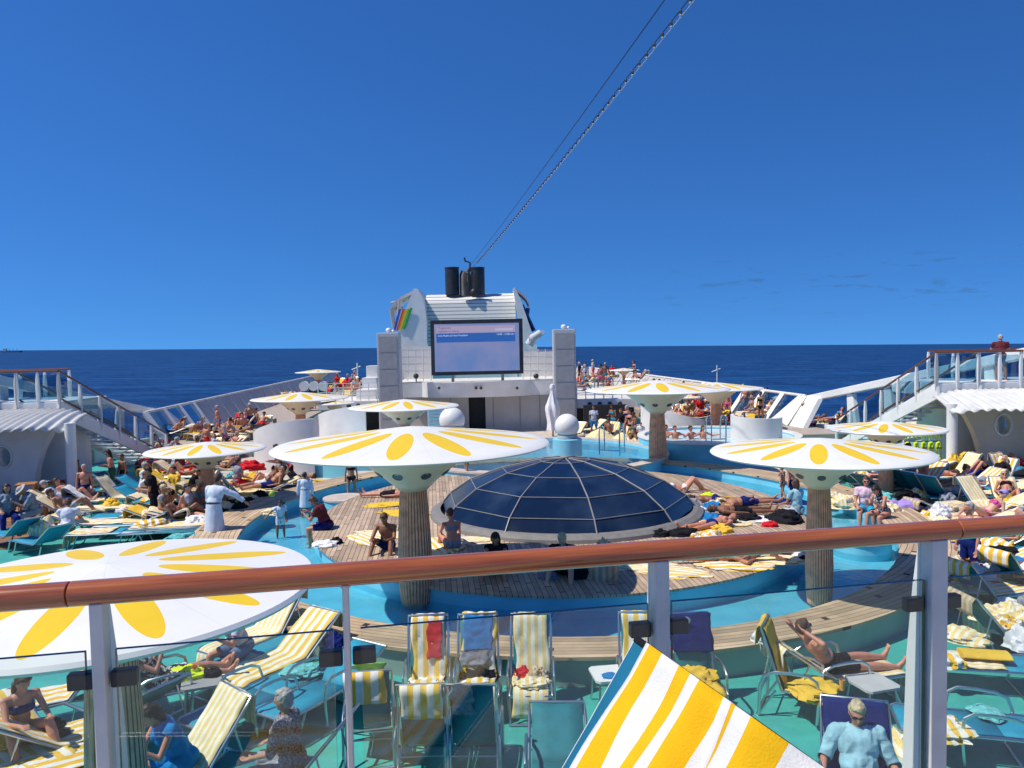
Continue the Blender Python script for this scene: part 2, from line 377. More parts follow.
# ---- ring pool round the island
IC = Vector((1.1, 20.2)); N = 160
def ell(rx, ry, z, n=N): return [(IC.x+rx*math.cos(2*math.pi*i/n), IC.y+ry*math.sin(2*math.pi*i/n), z) for i in range(n)]
def ring(mb, loops, mi=0, n=N):
    vs = sum(loops, []); fs = []
    for k in range(len(loops)-1):
        for j in range(n): fs.append((k*n+j, k*n+(j+1)%n, (k+1)*n+(j+1)%n, (k+1)*n+j))
    mb.add(vs, fs, mi)
mb = MB(); ring(mb, [ell(9.0,9.6,.0), ell(9.0,9.6,.40)]); o = mb.build('pool_wall', POOLW, smooth=True); struct(o)
mb = MB(); ring(mb, [ell(7.95,8.95,.40), ell(7.95,8.95,.03), ell(6.15,7.0,.03), ell(6.15,7.0,.42)]); struct(mb.build('pool_basin', POOLM, smooth=True))
def local(mb):
    mb.v = [(x-IC.x, y-IC.y, z) for x, y, z in mb.v]; return mb
mb = MB(); ring(mb, [ell(7.90,8.90,.40), ell(7.90,8.90,.45), ell(9.06,9.66,.45), ell(9.06,9.66,.40), ell(7.90,8.90,.40)])
struct(local(mb).build('pool_rim', PLANKR, loc=(IC.x, IC.y, 0)))
mb = MB(); ring(mb, [ell(.01,.01,.455), ell(6.2,7.05,.455), ell(6.2,7.05,.41)]); o = struct(local(mb).build('island_deck', PLANK, loc=(IC.x, IC.y, 0)))
mb = MB(); ring(mb, [ell(6.16,7.01,.17), ell(7.94,8.94,.17)]); struct(mb.build('pool_water', WATER))
# cut corner: the rim stands on the teal deck; far side: whirl pools and the main pool
def drum(name, c, r, ztop, mwall, mtop, rim=.35, water=True, wz=-.12, label=None):
    mb = MB(); mb.lathe([(r, 0), (r, ztop-.06)], 96, (*c, 0)); mb.lathe([(r-rim, ztop-.06), (r-rim, ztop-.5), (.01, ztop-.5)], 96, (*c, 0))
    a = struct(mb.build(name+'_wall', mwall, smooth=True))
    mb = MB(); mb.lathe([(r-rim, ztop-.06), (r-rim, ztop), (r+.04, ztop), (r+.04, ztop-.06)], 96)
    struct(mb.build(name+'_rim', mtop, loc=(*c, 0)))
    if water:
        mb = MB(); mb.lathe([(.01, ztop+wz), (r-rim-.01, ztop+wz)], 96, (*c, 0)); struct(mb.build(name+'_water', WATER if water is True else water))
STONE = mat('pale_rim_stone', (.55,.47,.40), .6, var=.15, vscale=3)
FOAM = mat('foaming_water', (.55,.70,.76), .35, var=.15, vscale=4, bump=.5, bscale=6)
drum('main_pool', (.9, 30.2), 5.1, .62, POOLC, STONE, .45)
drum('right_whirlpool', (8.6, 32.2), 3.3, .95, POOLM, WHITE2, .25, FOAM)
drum('left_whirlpool', (-5.6, 31.5), 3.1, .95, POOLM, WHITE2, .25, FOAM)
# stepped stone apron left of the ring pool and behind the right-hand channel
mb = MB(); mb.box((-4.6, 28.2, .15), (3.0, 1.2, .3)); mb.box((5.3, 28.8, .1), (2.6, 1.6, .2)); struct(mb.build('stone_step', STONE))
mb = MB(); ring(mb, [[(IC.x+9.07*math.cos(R(8+164*i/60)), IC.y+9.67*math.sin(R(8+164*i/60)), .006) for i in range(61)], [(-.6+12.5*math.cos(R(8+164*i/60)), 27+19*math.sin(R(8+164*i/60))**.6, .006) for i in range(61)]], n=61)
mb.f = [f for k, f in enumerate(mb.f) if k % 61 != 60]; mb.m = mb.m[:len(mb.f)]; struct(mb.build('stone_paving', STONE))
# little drum stools in the ring pool
def stool(px, py, r=.42, z=.42):
    p = G(px, py, z); root = empty('pool_stool', (p.x, p.y, 0))
    mb = MB(); mb.lathe([(r, .03), (r, z-.05)], 40); mb.build('drum', POOLM, root, smooth=True)
    mb = MB(); mb.lathe([(.001, z), (r+.03, z), (r+.03, z-.05), (r, z-.05)], 40); mb.build('seat', STONE, root)
    return root
for px, py, r in ((385-40, 497, .62), (345, 535, .5), (861, 537, .62)):
    auto(stool(px, py, r), 'round drum stool standing in the ring pool', 'stool', 'drum stools in the ring pool', None)

# ================================================================ GLASS DOME
DC = (1.35, 20.2); DR = 3.35
root = empty('glass_dome', (*DC, .455), 0, 'low dark glass dome with pale ribs on the round wooden island', 'dome')
prof = [(DR, .14), (DR*.93, .42), (DR*.76, .80), (DR*.50, 1.12), (DR*.20, 1.33), (.0, 1.38)]
A0 = R(-90+8); K = 10
def dpt(i, k, off=0): r, z = prof[k]; a = A0+2*math.pi*i/K; return Vector(((r+off)*math.cos(a), (r+off)*math.sin(a), z+off*.6))
mb = MB()
for i in range(K):
    for k in range(len(prof)-1):
        if k == len(prof)-2: mb.add([dpt(i,k), dpt(i+1,k), dpt(i,k+1)], [(0,1,2)])
        else: mb.add([dpt(i,k), dpt(i+1,k), dpt(i+1,k+1), dpt(i,k+1)], [(0,1,2,3)])
mb.build('glass_shell', DOMEG, root)
RIB = mat('dome_rib', (.26,.255,.25), .45)
for i in range(K):
    mb = MB(); mb.tube([dpt(i,k,.012) for k in range(len(prof))], .018, 6); mb.build('rib', RIB, root)
for k in range(1, 5):
    mb = MB(); mb.tube([dpt(i,k,.012) for i in range(K)], .011, 6, closed=True); mb.build('ring_bar', RIB, root)
mb = MB(); mb.lathe([(DR-.05,.0),(DR+.22,.0),(DR+.20,.08),(DR+.06,.15),(DR-.05,.17)], 80); mb.build('base_ring', mat('dome_base_ring', (.20,.19,.18), .6), root)
mb = MB(); mb.sphere((0,0,1.40), (.12,.12,.05)); mb.build('hub', RIB, root)

# ================================================================ MUSHROOM SUNSHADES
PORT = mat('porthole_glass', (.10,.10,.11), .25, var=0)
def umbrella(cx, cy, D, ztop, look, base=0, rot=0, far=False, label=None, colr=None):
    Rr = D/2; root = empty('mushroom_sunshade', (cx, cy, base), 0, label, 'sunshade', 'mushroom sunshades with yellow petals')
    H = ztop-base
    th = .055/Rr
    mb = MB(); mb.lathe([(.001, .125), (.15, .108), (.5, .063), (.9, .012), (.985, 0), (1.0, -th*.5), (.985, -th), (.5, -th*.4), (.46, -th*.4)], 96)
    c = mb.build('canopy', PETAL, root, smooth=True); c.scale = (Rr,)*3; c.location.z = H; c.rotation_euler.z = R(rot)
    neck = colr or D*.052
    fh = D*.165; zc = H-fh-.03
    pf = [(neck*.95, 0)] + [(neck*.95+(Rr*.52-neck)*(t**.95), fh*(t**.85)) for t in (.1,.2,.3,.4,.5,.6,.7,.8,.9,1.0)]
    mb = MB(); mb.lathe(pf, 48); f = mb.build('funnel', CREAM, root, smooth=True); f.location.z = zc; solidify(f, .02)
    if not far:
        for k in range(8):
            a = 2*math.pi*(k+.5)/8+.1; t = .36; rr = neck*.95+(Rr*.52-neck)*t**.95; zz = fh*t**.85
            d = Vector((math.cos(a), math.sin(a), 0)); nrm = Vector((d.x, d.y, -1.0)).normalized()
            rot_ = nrm.to_track_quat('Z', 'Y').to_matrix().to_4x4(); rot_.translation = Vector((rr*d.x, rr*d.y, zc+zz))+nrm*.012
            mb = MB(); mb.lathe([(.001,.004),(.052*Rr/2,.004),(.075*Rr/2,.012),(.075*Rr/2,-.01)], 16); mb.v = [rot_ @ Vector(v) for v in mb.v]
            mb.build('porthole', PORT, root)
    ch = zc+.01; nf = 32
    mb = MB(); q = 8
    def fl(j): return 1.0 if (j % 6) < 5 else .95
    pr = [(neck*.95, ch), (neck*1.06, ch*.8), (neck*1.17, ch*.55), (neck*1.22, ch*.35), (neck*1.16, ch*.15), (neck*1.05, .10)]
    mb.lathe(pr, nf*6, flute=fl)
    mb.m = [1 if (i % (nf*6)) % 6 == 5 else 0 for i in range(len(mb.m))]
    mb.build('column', [SLAT, SLATD], root)
    mb = MB(); mb.lathe([(.001,.11),(neck*.8,.11),(neck*.8,0)], 32); mb.build('foot', GREYP, root)
    return root
def um(px, py, Y, wpx, look, base=0, rot=0, far=False, colr=None):
    p = P(px, py, Y); D = wpx*Y/F
    return umbrella(p.x, p.y, D, p.z+.0, look, base, rot, far, look, colr)
U = {}
U['A'] = um(108, 588, 6.0, 408, 'huge petal sunshade at the lower left edge, its column behind the glass', rot=-6, colr=.20)
U['B'] = um(412, 443, 14.0, 275, 'biggest complete petal disc, its column standing left of the dome', .03, rot=15)
U['C'] = um(819, 451, 13.5, 213, 'petal sunshade right of the dome, its column standing in the ring pool', .03, rot=-7)
U['D'] = um(206, 449, 22.3, 116, 'petal sunshade in the left crowd, near the foot of the left staircase', rot=20)
U['E'] = um(404, 406, 31.0, 110, 'petal sunshade directly left of the video wall, just above the biggest disc', .0, rot=0)
U['F'] = um(300, 398, 37, 96, 'petal sunshade over the left curved white wall', rot=14)
U['G'] = um(657, 389, 28.3, 143, 'petal sunshade with slatted column right of the white globe', rot=11)
U['H'] = um(716, 388, 38, 92, 'petal sunshade half hidden behind the one right of the globe', rot=3, far=True)
U['I'] = um(886, 428, 22.3, 111, 'petal sunshade under the foot of the right staircase', rot=15)
U['J'] = um(318, 372, 60, 45, 'tiny petal sunshade far off on the left sun terrace', .5, far=True)
U['K'] = um(624, 370, 60, 31, 'tiny petal sunshade far off on the right sun terrace', .5, far=True)
U['L'] = um(335, 403, 36, 40, 'small petal sunshade tucked under the rim of the one over the left curved wall', far=True, colr=.12)
U['M'] = um(689, 397, 44, 26, 'smallest petal sunshade in the right crowd, seen below two overlapping discs', .5, far=True, colr=.1)

# ================================================================ WHITE CURVED WINDBREAKS
def arc_wall(name, c, r, a0, a1, h0, h1, th=.14, label='', z0=0, curve=1.0):
    n = 40; mb = MB()
    vs = []
    for i in range(n+1):
        t = i/n; a = R(a0+(a1-a0)*t); hh = h0+(h1-h0)*(math.sin(t*math.pi/2)**curve if curve else t)
        for rr in (r, r-th):
            for zz in (z0, hh): vs.append((c[0]+rr*math.cos(a), c[1]+rr*math.sin(a), zz))
    fs = []
    for i in range(n):
        p, q = i*4, i*4+4
        fs += [(p,q,q+1,p+1),(p+2,p+3,q+3,q+2),(p+1,q+1,q+3,p+3)]
    fs += [(0,1,3,2),(n*4,n*4+2,n*4+3,n*4+1)]
    mb.add(vs, fs); o = mb.build(name, WHITE, smooth=True); return tag(o, label, 'windbreak wall', 'curved white windbreak walls')
def at(px, Y): v = P(px, 400, Y); return (v.x, v.y)
arc_wall('windbreak_wall', (at(312,31)[0], 31), 2.3, 182, 285, 1.35, 2.25, label='tall curved white wall between the left crowd and the left whirlpool')
arc_wall('windbreak_wall', (at(380,37)[0], 37), 3.2, 170, 268, .9, 2.3, label='curved white wall behind the upper left rim of the biggest petal disc')
arc_wall('windbreak_wall', (at(675,40)[0], 40), 2.3, 210, 330, 2.0, .9, label='curved white wall just behind the slatted column right of the globe')
arc_wall('windbreak_wall', (at(756,31)[0], 31), 1.0, 150, 345, 1.85, 1.75, label='upright white wall like half a drum above the right petal disc', z0=.0)

# ================================================================ GLOBES AND POOL FITTINGS
p = P(567, 426, 26.2)
root = empty('globe_lamp', (p.x, p.y, .3), 0, 'white ball on a short cyan drum behind the glass dome', 'globe')
mb = MB(); mb.sphere((0,0,p.z-.3), .42, 32); mb.build('ball', WHITE, root, smooth=True)
mb = MB(); mb.lathe([(.30,p.z-.3-.42),(.34,p.z-.3-.40),(.34,p.z-.3-.30)], 32); mb.build('collar', GREYL, root, smooth=True)
zt = p.z-.3-.42
mb = MB(); mb.lathe([(.50,0),(.50,zt-.02),(.46,zt),(.001,zt)], 40); mb.build('drum', POOLC, root, smooth=True)
p = P(452, 420, 37)
root = empty('globe_lamp', (p.x, p.y, 0), 0, 'white half ball rising behind the rim of the biggest petal disc', 'globe')
mb = MB(); mb.sphere((0,0,p.z), .62, 32); mb.build('ball', WHITE, root, smooth=True); mb = MB(); mb.lathe([(.6,0),(.6,p.z-.3)], 32); mb.build('drum', POOLC, root, smooth=True)
def ladder(px, py, z, w, label, rz=0):
    p = G(px, py, z); root = empty('pool_ladder', p, rz, label, 'pool ladder', 'chrome pool ladders')
    for s in (-1, 1):
        pts = [(s*w, .25, 0)]+[(s*w, .25*math.cos(a), .75+.25*math.sin(a)) for a in [i*math.pi/8 for i in range(9)]]+[(s*w, -.25, -.1)]
        mb = MB(); mb.tube(pts, .025, 8); mb.build('grab_rail', CHROME, root, smooth=True)
    mb = MB(); mb.box((0,-.25,.1),(2*w,.08,.03)); mb.build('step', CHROME, root)
ladder(612, 452, .62, .42, 'chrome grab rails at the right edge of the main pool', R(-30))
ladder(716, 441, .95, .3, 'chrome grab rails at the far side of the right whirlpool', R(10))
def small_parasol(px, py, Y, w, h, label):
    p = P(px, py, Y); root = empty('parasol', (p.x, p.y, .0), 0, label, 'parasol', 'small pale yellow parasols')
    H = p.z; r = w*Y/F/2; k = 8; mb = MB(); mb.lathe([(.001,h),(r*.5,h*.62),(r,0),(r*.97,-.12)], k)
    m = mb.build('canopy', TY2, root); m.location.z = H-h; m.rotation_euler.z = .3
    mb = MB(); mb.tube([(0,0,0),(0,0,H-.05)], .025, 8); mb.build('pole', ALU, root)
TY2 = mat('parasol_cloth', (.72,.62,.34), .8, var=.08)
small_parasol(600, 428, 37, 38, .55, 'pale yellow pointed parasol left of the slatted column')
small_parasol(622, 432, 36.5, 24, .4, 'lower pale yellow parasol touching the pointed one')
p = G(553, 431, .3)
root = empty('closed_parasol', (p.x, p.y, 0), 0, 'closed white parasol wrapped in cloth beside the white globe', 'parasol')
mb = MB(); 
def wr(u, v):
    a = 2*math.pi*u; zz = .35+2.2*v; rr = (.30-.04*math.sin(v*9)-.16*max(0,v-.55)/.45*1.2)*(1+.18*math.sin(a*6+v*5)); return (rr*math.cos(a), rr*math.sin(a), zz)
mb.grid(wr, 36, 12); mb.build('cover', TWH, root, smooth=True)
mb = MB(); mb.lathe([(.12,2.5),(.15,2.6),(.10,2.75),(.001,2.8)], 16); mb.build('top_cap', TWH, root, smooth=True)
mb = MB(); mb.tube([(0,0,0),(0,0,.5)], .05, 8); mb.build('pole', GREYP, root)
# ================================================================ VIDEO WALL, TOWERS, FUNNEL
YS = 44.0
def W(px, py, Y=YS): return P(px, py, Y)
def pxbox(mb, x0, y0, x1, y1, Y, d, mi=0):
    """box whose front face spans the given extent at depth Y, d metres deep"""
    a, b = P(x0, y0, Y), P(x1, y1, Y); c = P((x0+x1)/2, (y0+y1)/2, Y)
    return mb.box((c.x, Y+d/2, c.z), (abs(b.x-a.x), d, abs(a.z-b.z)), mi)
bld = empty('stage_building', (W(476,425).x, YS, 0), 0, 'beige stage building with a dark doorway under the video wall', 'building')
def B_(mb, name, m, smooth=False, parent=None):
    p = parent or bld; w = p.location
    mb.v = [(x-w.x, y-w.y, z-w.z) for x, y, z in mb.v]; o = mb.build(name, m, p, smooth); return o
a, b2 = W(400, 400), W(556, 400)
zt = W(476, 394).z
mb = MB()
dl, dr = W(468,400).x, W(485,400).x
mb.box(((a.x+dl)/2, YS+.6, zt/2), (dl-a.x, .3, zt)); mb.box(((b2.x+dr)/2, YS+.6, zt/2), (b2.x-dr, .3, zt)); B_(mb, 'wall', BEIGE)
mb = MB(); mb.box(((dl+dr)/2, YS+1.2, zt/2), (dr-dl+.6, .1, zt)); B_(mb, 'doorway', DARK)
mb = MB()
for px in (450, 493, 520, 540): mb = MB(); q = W(px, 400); mb.box((q.x, YS+.43, zt/2), (.05, .03, zt-.3)); B_(mb, 'wall_joint', GREYP)
# fascia, bowed out below the screen
mb = MB(); za, zb = W(476, 381).z, W(476, 396).z
xs0, xs1 = W(395,390).x, W(560,390).x
def fas(u, v):
    x = xs0+(xs1-xs0)*u; bow = 1.4*max(0, 1-((u-.5)/.32)**2)**.5 if abs(u-.5) < .32 else 0
    return (x, YS-.1-bow*(1 if v > .0 else .75), zb+(za-zb)*v)
mb.grid(fas, 48, 1); f = B_(mb, 'fascia', WHITE, True)
mb = MB(); mb.prism([(fas(i/48,1)[0], fas(i/48,1)[1]) for i in range(49)]+[(xs1, YS+4), (xs0, YS+4)], za-.03, za+.02); B_(mb, 'balcony_floor', WHITE2)
for px in (439, 476, 481, 517):
    q = W(px, 388, YS-1.5 if 455 < px < 500 else YS-1.35); mb = MB(); mb.sphere(q, .09, 8); B_(mb, 'spot_light', BLACK)
mb = MB(); pxbox(mb, 398, 347, 433, 381, YS+4, .3); B_(mb, 'upper_wall', WHITE2); mb = MB(); pxbox(mb, 521, 352, 556, 381, YS+4, .3); B_(mb, 'upper_wall', WHITE2)
for x0, x1 in ((400, 431), (523, 553)):
    for k, dy in enumerate((350, 357, 364, 371)):
        mb = MB(); mb.tube([W(x0,dy,YS+.2), W(x1,dy,YS+.2)], .025, 6); B_(mb, 'rail', ALU)
    for i in range(5):
        x = x0+(x1-x0)*i/4; mb = MB(); mb.tube([W(x,349,YS+.2), W(x,381,YS+.2)], .03, 6); B_(mb, 'rail_post', WHITE)
for px in (416, 536):
    q = W(px, 376, YS+.1); mb = MB(); mb.sphere(q, .16, 10); mb.box(q+Vector((0,.1,-.25)), (.06,.06,.4)); B_(mb, 'floodlight', BLACK)
# big video screen
c = W(477, 347, YS-1.0)
wS, hS = 92*(YS-1)/F, 55*(YS-1)/F
scr = empty('video_screen', c, R(1.5), 'big video wall in a black frame, blue and mauve programme page', 'screen')
mb = MB(); t = .14
mb.box((0,.15,0), (wS, .25, hS)); 
mb.build('housing', BLACK, scr)
m, n, b = nt('screen_image'); h = NB(n); vec, x, y, z = h.xyz()
g = h.noise(vec, .45, 4)
cc = h.mix(h.rng(g, .35, .65, 0, 1), (.25,.26,.46), (.12,.21,.48))
n.nodes['Principled BSDF'].inputs['Base Color'].default_value = (.02,.02,.03,1)
n.links.new(cc, b.inputs['Emission Color']); setp(b, 'Emission Strength', .9); setp(b, 'Roughness', .3)
mb = MB(); mb.box((0,.0,-.02), (wS-.42, .06, hS-.42)); mb.build('display', m, scr)
for nm, y0, hh, x0, ww, colr in (('title_band', 1.02, .38, -.05, wS-.75, (.36,.30,.46)), ('programme_band', .55, .50, -.05, wS-.75, (.018,.10,.40)), ('corner_band', .98, .12, wS/2-1.05, 1.0, (.45,.42,.60))):
    mm = mat('screen_'+nm, (.02,.02,.02), .3, var=0, emit=(*colr, .95)); mb = MB(); mb.box((x0, -.036 if nm != 'corner_band' else -.042, y0-.02), (ww, .01, hh)); mb.build(nm, mm, scr)
TW = mat('screen_text_white', (.1,.1,.1), .4, var=0, emit=(.55,.6,.8,1)); TD = mat('screen_text_dark', (.02,.02,.05), .4, var=0, emit=(.08,.05,.16,1))
text('Programm', .17, scr, (-2.15, -.052, 1.04), TD); text('Highlights am Abend', .14, scr, (-2.15, -.052, .86), TD)
text('Live-Musik auf dem Pooldeck', .14, scr, (-2.15, -.052, .62), TW); text('14:00 - 15:00 Uhr', .14, scr, (1.1, -.052, .64), TW)
for s in (-1, 1):
    mb = MB(); mb.tube([(s*1.4,.3,-hS/2-.5),(s*1.4,.3,-hS/2+.2)], .08, 8); mb.build('bracket', GREYP, scr)
# speaker towers
for x0, x1, yt, lab in ((376.5, 398.5, 333, 'left'), (553, 575.5, 329.5, 'right')):
    a, b2 = W(x0, yt, YS-2), W(x1, yt, YS-2); wd = b2.x-a.x
    root = empty('speaker_tower', ((a.x+b2.x)/2, YS-2, 0), 0, f'tall grey loudspeaker tower standing {lab} of the video wall', 'tower', 'loudspeaker towers')
    H = a.z; mb = MB(); mb.box((0,.5,H/2), (wd, 1.0, H)); bevel(mb.build('frame', GREYL, root), .03)
    k = 6; hh = (H-.25)/k
    for i in range(k):
        mb = MB(); mb.box((0,-.02,.08+hh*(i+.5)), (wd-.22, .06, hh-.07)); mb.build('speaker_panel', GRILLE if i or 1 else GREYP, root) if False else mb.build('speaker_panel', GREYP, root)
    mb = MB(); mb.sphere((0,.4,H+.14), (.16,.16,.14), 12); mb.sphere((.25,.4,H+.08), (.1,.1,.1), 10); mb.build('beacon', WHITE, root, smooth=True)
# striped kiosk left of the door
p = W(437, 412, 42); root = empty('kiosk', (p.x, 42, 0), 0, 'small kiosk with pale blue louvres just left of the dark doorway', 'kiosk')
mb = MB(); mb.box((0,0,.85), (.95,.8,1.7)); mb.build('body', WHITE, root)
mb = MB(); [mb.box((0,-.42,.3+.17*i), (.9,.04,.09)) for i in range(8)]; mb.build('louvre', POOLC, root)
# ---- funnel
YF = 60.0
fun = empty('funnel', (P(466,300,YF).x, YF, 0), 0, 'white louvred ship funnel with coloured stripes behind the video wall', 'funnel')
def Fp(px, py, Y=YF): return P(px, py, Y)
x0, x1 = Fp(423,340).x, Fp(517,340).x; zT, zB = Fp(466,291).z, .5
LOUV, n, b = nt('louvre_white'); h = NB(n); vec, x, y, z = h.xyz()
fr = h.m('FRACT', h.m('MULTIPLY', z, 3.4)); n.links.new(h.mix(h.m('LESS_THAN', fr, .22), (.76,.75,.70), (.22,.22,.22)), b.inputs['Base Color'])
h.bump(fr, .5, .05, b)
# louvred front curving back to a flat top
def lv(u, v):
    t = v; 
    if t < .7: y_, z_ = 2.4*(t/.7)**2*.45, zB+(zT-1.0-zB)*(t/.7)
    else:
        a = (t-.7)/.3*math.pi/2; y_, z_ = 1.08+2.6*(1-math.cos(a)), zT-1.0+1.0*math.sin(a)
    w_ = 1-.03*t
    return ((x0+x1)/2+(u-.5)*(x1-x0)*w_, YF+y_, z_)
mb = MB(); mb.grid(lv, 1, 30); B_(mb, 'louvred_front', LOUV, True, fun)
mb = MB(); mb.box(((x0+x1)/2, YF+6.5, zT/2-.1), ((x1-x0)*.88, 6, zT-.25)); B_(mb, 'core', WHITE, parent=fun)
# side cheeks: tall white blades
def blade(sgn):
    pts = [(397,345),(400,330),(405,312),(410,298),(413.5,288.5),(417,288.5),(421,294),(424.5,304),(426.5,320),(427,345)] if sgn < 0 else [(518,345),(517.5,315),(515,300),(513,288),(515,287.5),(520,298),(526,315),(531,330),(535,345)]
    mb = MB(); k = len(pts)
    f_ = [Fp(px,py,YF-.4) for px,py in pts]; g_ = [Fp(px,py,YF-.4)+Vector((0,4.0,0)) for px,py in pts]
    mb.add(f_+g_, [tuple(range(k))[::-1], tuple(range(k,2*k))]+[(i,(i+1)%k,k+(i+1)%k,k+i) for i in range(k)]); return B_(mb, 'side_cheek', WHITE, parent=fun)
blade(-1); blade(1)
mb = MB(); lo = [Fp(398,345,YF-.4), Fp(428,345,YF-.4)]; mb.box(((lo[0].x+lo[1].x)/2, YF+1.5, lo[0].z/2), (lo[1].x-lo[0].x, 3.8, lo[0].z)); B_(mb, 'cheek_base', WHITE, parent=fun)
mb = MB(); lo = [Fp(518,345,YF-.4), Fp(537,345,YF-.4)]; mb.box(((lo[0].x+lo[1].x)/2, YF+1.5, lo[0].z/2), (lo[1].x-lo[0].x, 3.8, lo[0].z)); B_(mb, 'cheek_base', WHITE, parent=fun)
# outer hoods (dark underside arches)
for pts in ([(417,289),(408,293),(400,297),(393,303),(391,310)], [(515,288),(521,292),(526,297),(529,303),(528,312)]):
    mb = MB(); a_ = [Fp(*q, YF+1) for q in pts]; k = len(a_)
    vs = a_+[v+Vector((0,3.5,0)) for v in a_]+[v+Vector((0,0,-.22)) for v in a_]+[v+Vector((0,3.5,-.22)) for v in a_]
    fs = []
    for i in range(k-1): fs += [(i,i+1,k+i+1,k+i),(2*k+i,3*k+i,3*k+i+1,2*k+i+1),(i,2*k+i,2*k+i+1,i+1),(k+i,k+i+1,3*k+i+1,3*k+i)]
    fs += [(0,k,3*k,2*k),(k-1,3*k-1,4*k-1,2*k-1)]
    mb.add(vs, fs); B_(mb, 'hood', GREYL, parent=fun)
for pts in ([(391,308),(393,320),(394,328)], [(400,300),(399,312),(397,330)], [(528,308),(527,316),(534,331)], [(522,305),(527,318),(533,331)], [(519,302),(524,320),(531,332)]):
    mb = MB(); mb.tube([Fp(*q, YF+.8) for q in pts], .16, 6); B_(mb, 'strut', GREYP if pts[0][0] < 500 else mat('strut_blue', (.02,.06,.20), .4), parent=fun)
mb = MB(); mb.tube([Fp(391,303,YF+3), Fp(405,300,YF+3)], .12, 6); mb.tube([Fp(391,309,YF+3), Fp(403,308,YF+3)], .12, 6); B_(mb, 'strut', GREYP, parent=fun)
# the coloured stripes on the left cheek
for i, (colr, xa, xb) in enumerate((((.02,.10,.55), 393.5, 399), ((.65,.05,.02), 396, 402.5), ((.80,.28,.02), 397.8, 404.2), ((.80,.55,.05), 399.5, 406), ((.20,.50,.05), 401.2, 408), ((.02,.36,.12), 403.2, 410.3))):
    yt = 309 if i < 5 else 308; mb = MB(); m_ = mat('stripe_paint%d' % i, colr, .4, var=.03)
    off = .1 if i == 0 else 0
    q = [Fp(xa, 330-i*.5+(2 if i%2 else 0), YF-.42-.02*i), Fp(xa+2.2, 330.5-i*.4, YF-.42-.02*i), Fp(xb+2.2, yt, YF-.42-.02*i), Fp(xb, yt, YF-.42-.02*i)]
    mb.add(q+[v+Vector((0,.05,0)) for v in q], [(0,1,2,3),(7,6,5,4),(0,4,5,1),(1,5,6,2),(2,6,7,3),(3,7,4,0)]); B_(mb, 'stripe', m_, parent=fun)
# exhaust pipes
for px, r_, y_, top in ((452.5, .56, 62, 267.5), (478, .56, 62, 267.5)):
    a, b2 = Fp(px, 295, y_), Fp(px, top, y_); mb = MB(); mb.lathe([(r_,a.z),(r_,b2.z-.12),(r_*1.05,b2.z-.1),(r_*1.05,b2.z),(r_*.85,b2.z),(r_*.85,b2.z-.6)], 28, (a.x, y_, 0)); B_(mb, 'exhaust_pipe', BLACK, True, fun)
RUST = mat('rusty_pipe', (.16,.12,.10), .6, var=.4, vscale=2)
for px, r_, y_, top in ((464.5, .22, 61, 272), (468.5, .16, 62, 268), (461.5, .12, 62, 271), (471.5,.12,61,272)):
    a, b2 = Fp(px, 296, y_), Fp(px, top, y_); mb = MB(); mb.tube([(a.x,y_,a.z),(a.x,y_,b2.z-.3),(a.x+.15,y_-.1,b2.z)], r_, 12); B_(mb, 'vent_pipe', RUST if r_ > .15 else BLACK, True, fun)
mb = MB(); mb.tube([Fp(470,270), Fp(470,262.5), Fp(465,261), Fp(464.5,257.5)], .07, 6); B_(mb, 'whistle', BLACK, parent=fun)
mb = MB(); mb.sphere(Fp(473.5,293,61), (.3,.3,.35), 12); B_(mb, 'cable_drum', BLACK, parent=fun)
# crane-like arm right of the funnel
mb = MB(); mb.tube([Fp(529,345,56), Fp(533,338,56), Fp(541,332.5,56)], [.34,.32,.26], 10); mb.tube([Fp(540,333,56), Fp(542.5,335,56)], .3, 10)
o = mb.build('deck_crane', GREYL, smooth=True); tag(o, 'grey folded crane arm between funnel and right loudspeaker tower', 'crane')
# ---- white superstructure left and right of the towers, upper sun deck slabs
def slab(name, x0, x1, ytop, Y, depth, zth, m, label=None, holes=0):
    a, b2 = P(x0, ytop, Y), P(x1, ytop, Y)
    root = empty(name, ((a.x+b2.x)/2, Y, 0), 0, label, 'deck block'); wd = b2.x-a.x; z1 = (a.z+b2.z)/2
    mb = MB(); mb.box((0, depth/2, z1-zth/2), (wd, depth, zth)); mb.build('slab', WHITE2, root)
    mb = MB(); mb.box((0, depth/2+1.2, (z1-zth)/2), (wd-.1, depth-1.2, z1-zth-.004)); mb.build('dark_bar_front', DARK, root)  # shade of the openings below the slab, put in as a near-black block
    for i in range(holes):
        mb = MB(); mb.sphere((wd*(-.30+.16*i), -.02, z1-zth*.55), (.13,.05,.13), 12); mb.build('porthole', BLACK, root)
    n_ = 8
    for i in range(n_):
        mb = MB(); mb.tube([(-wd/2+wd*i/(n_-1),.1,z1),(-wd/2+wd*i/(n_-1),.1,z1+1.0)], .03, 6); mb.build('rail_post', WHITE, root)
    for k in range(4):
        mb = MB(); mb.tube([(-wd/2,.1,z1+.28+.24*k),(wd/2,.1,z1+.28+.24*k)], .02, 6); mb.build('rail', ALU, root)
    return root, z1
_, ZU = slab('forward_sun_deck', 577, 640, 399.5, 42.5, 30, .45, None, 'white raised sun deck with round holes right of the right speaker tower', 4)
_, ZV = slab('forward_sun_deck', 318, 377, 401.5, 42.5, 30, .45, None, 'white raised sun deck with round holes left of the left speaker tower', 4)
mb = MB(); 
for i, (x0_, x1_, y0_) in enumerate(((366, 378, 366), (362, 377, 378), (356, 376, 390))): pxbox(mb, x0_, y0_, x1_, 402, 47-i*1.5, 1.5)
o = mb.build('stepped_deckhouse', WHITE); tag(o, 'white stepped deckhouse touching the left loudspeaker tower', 'deckhouse')
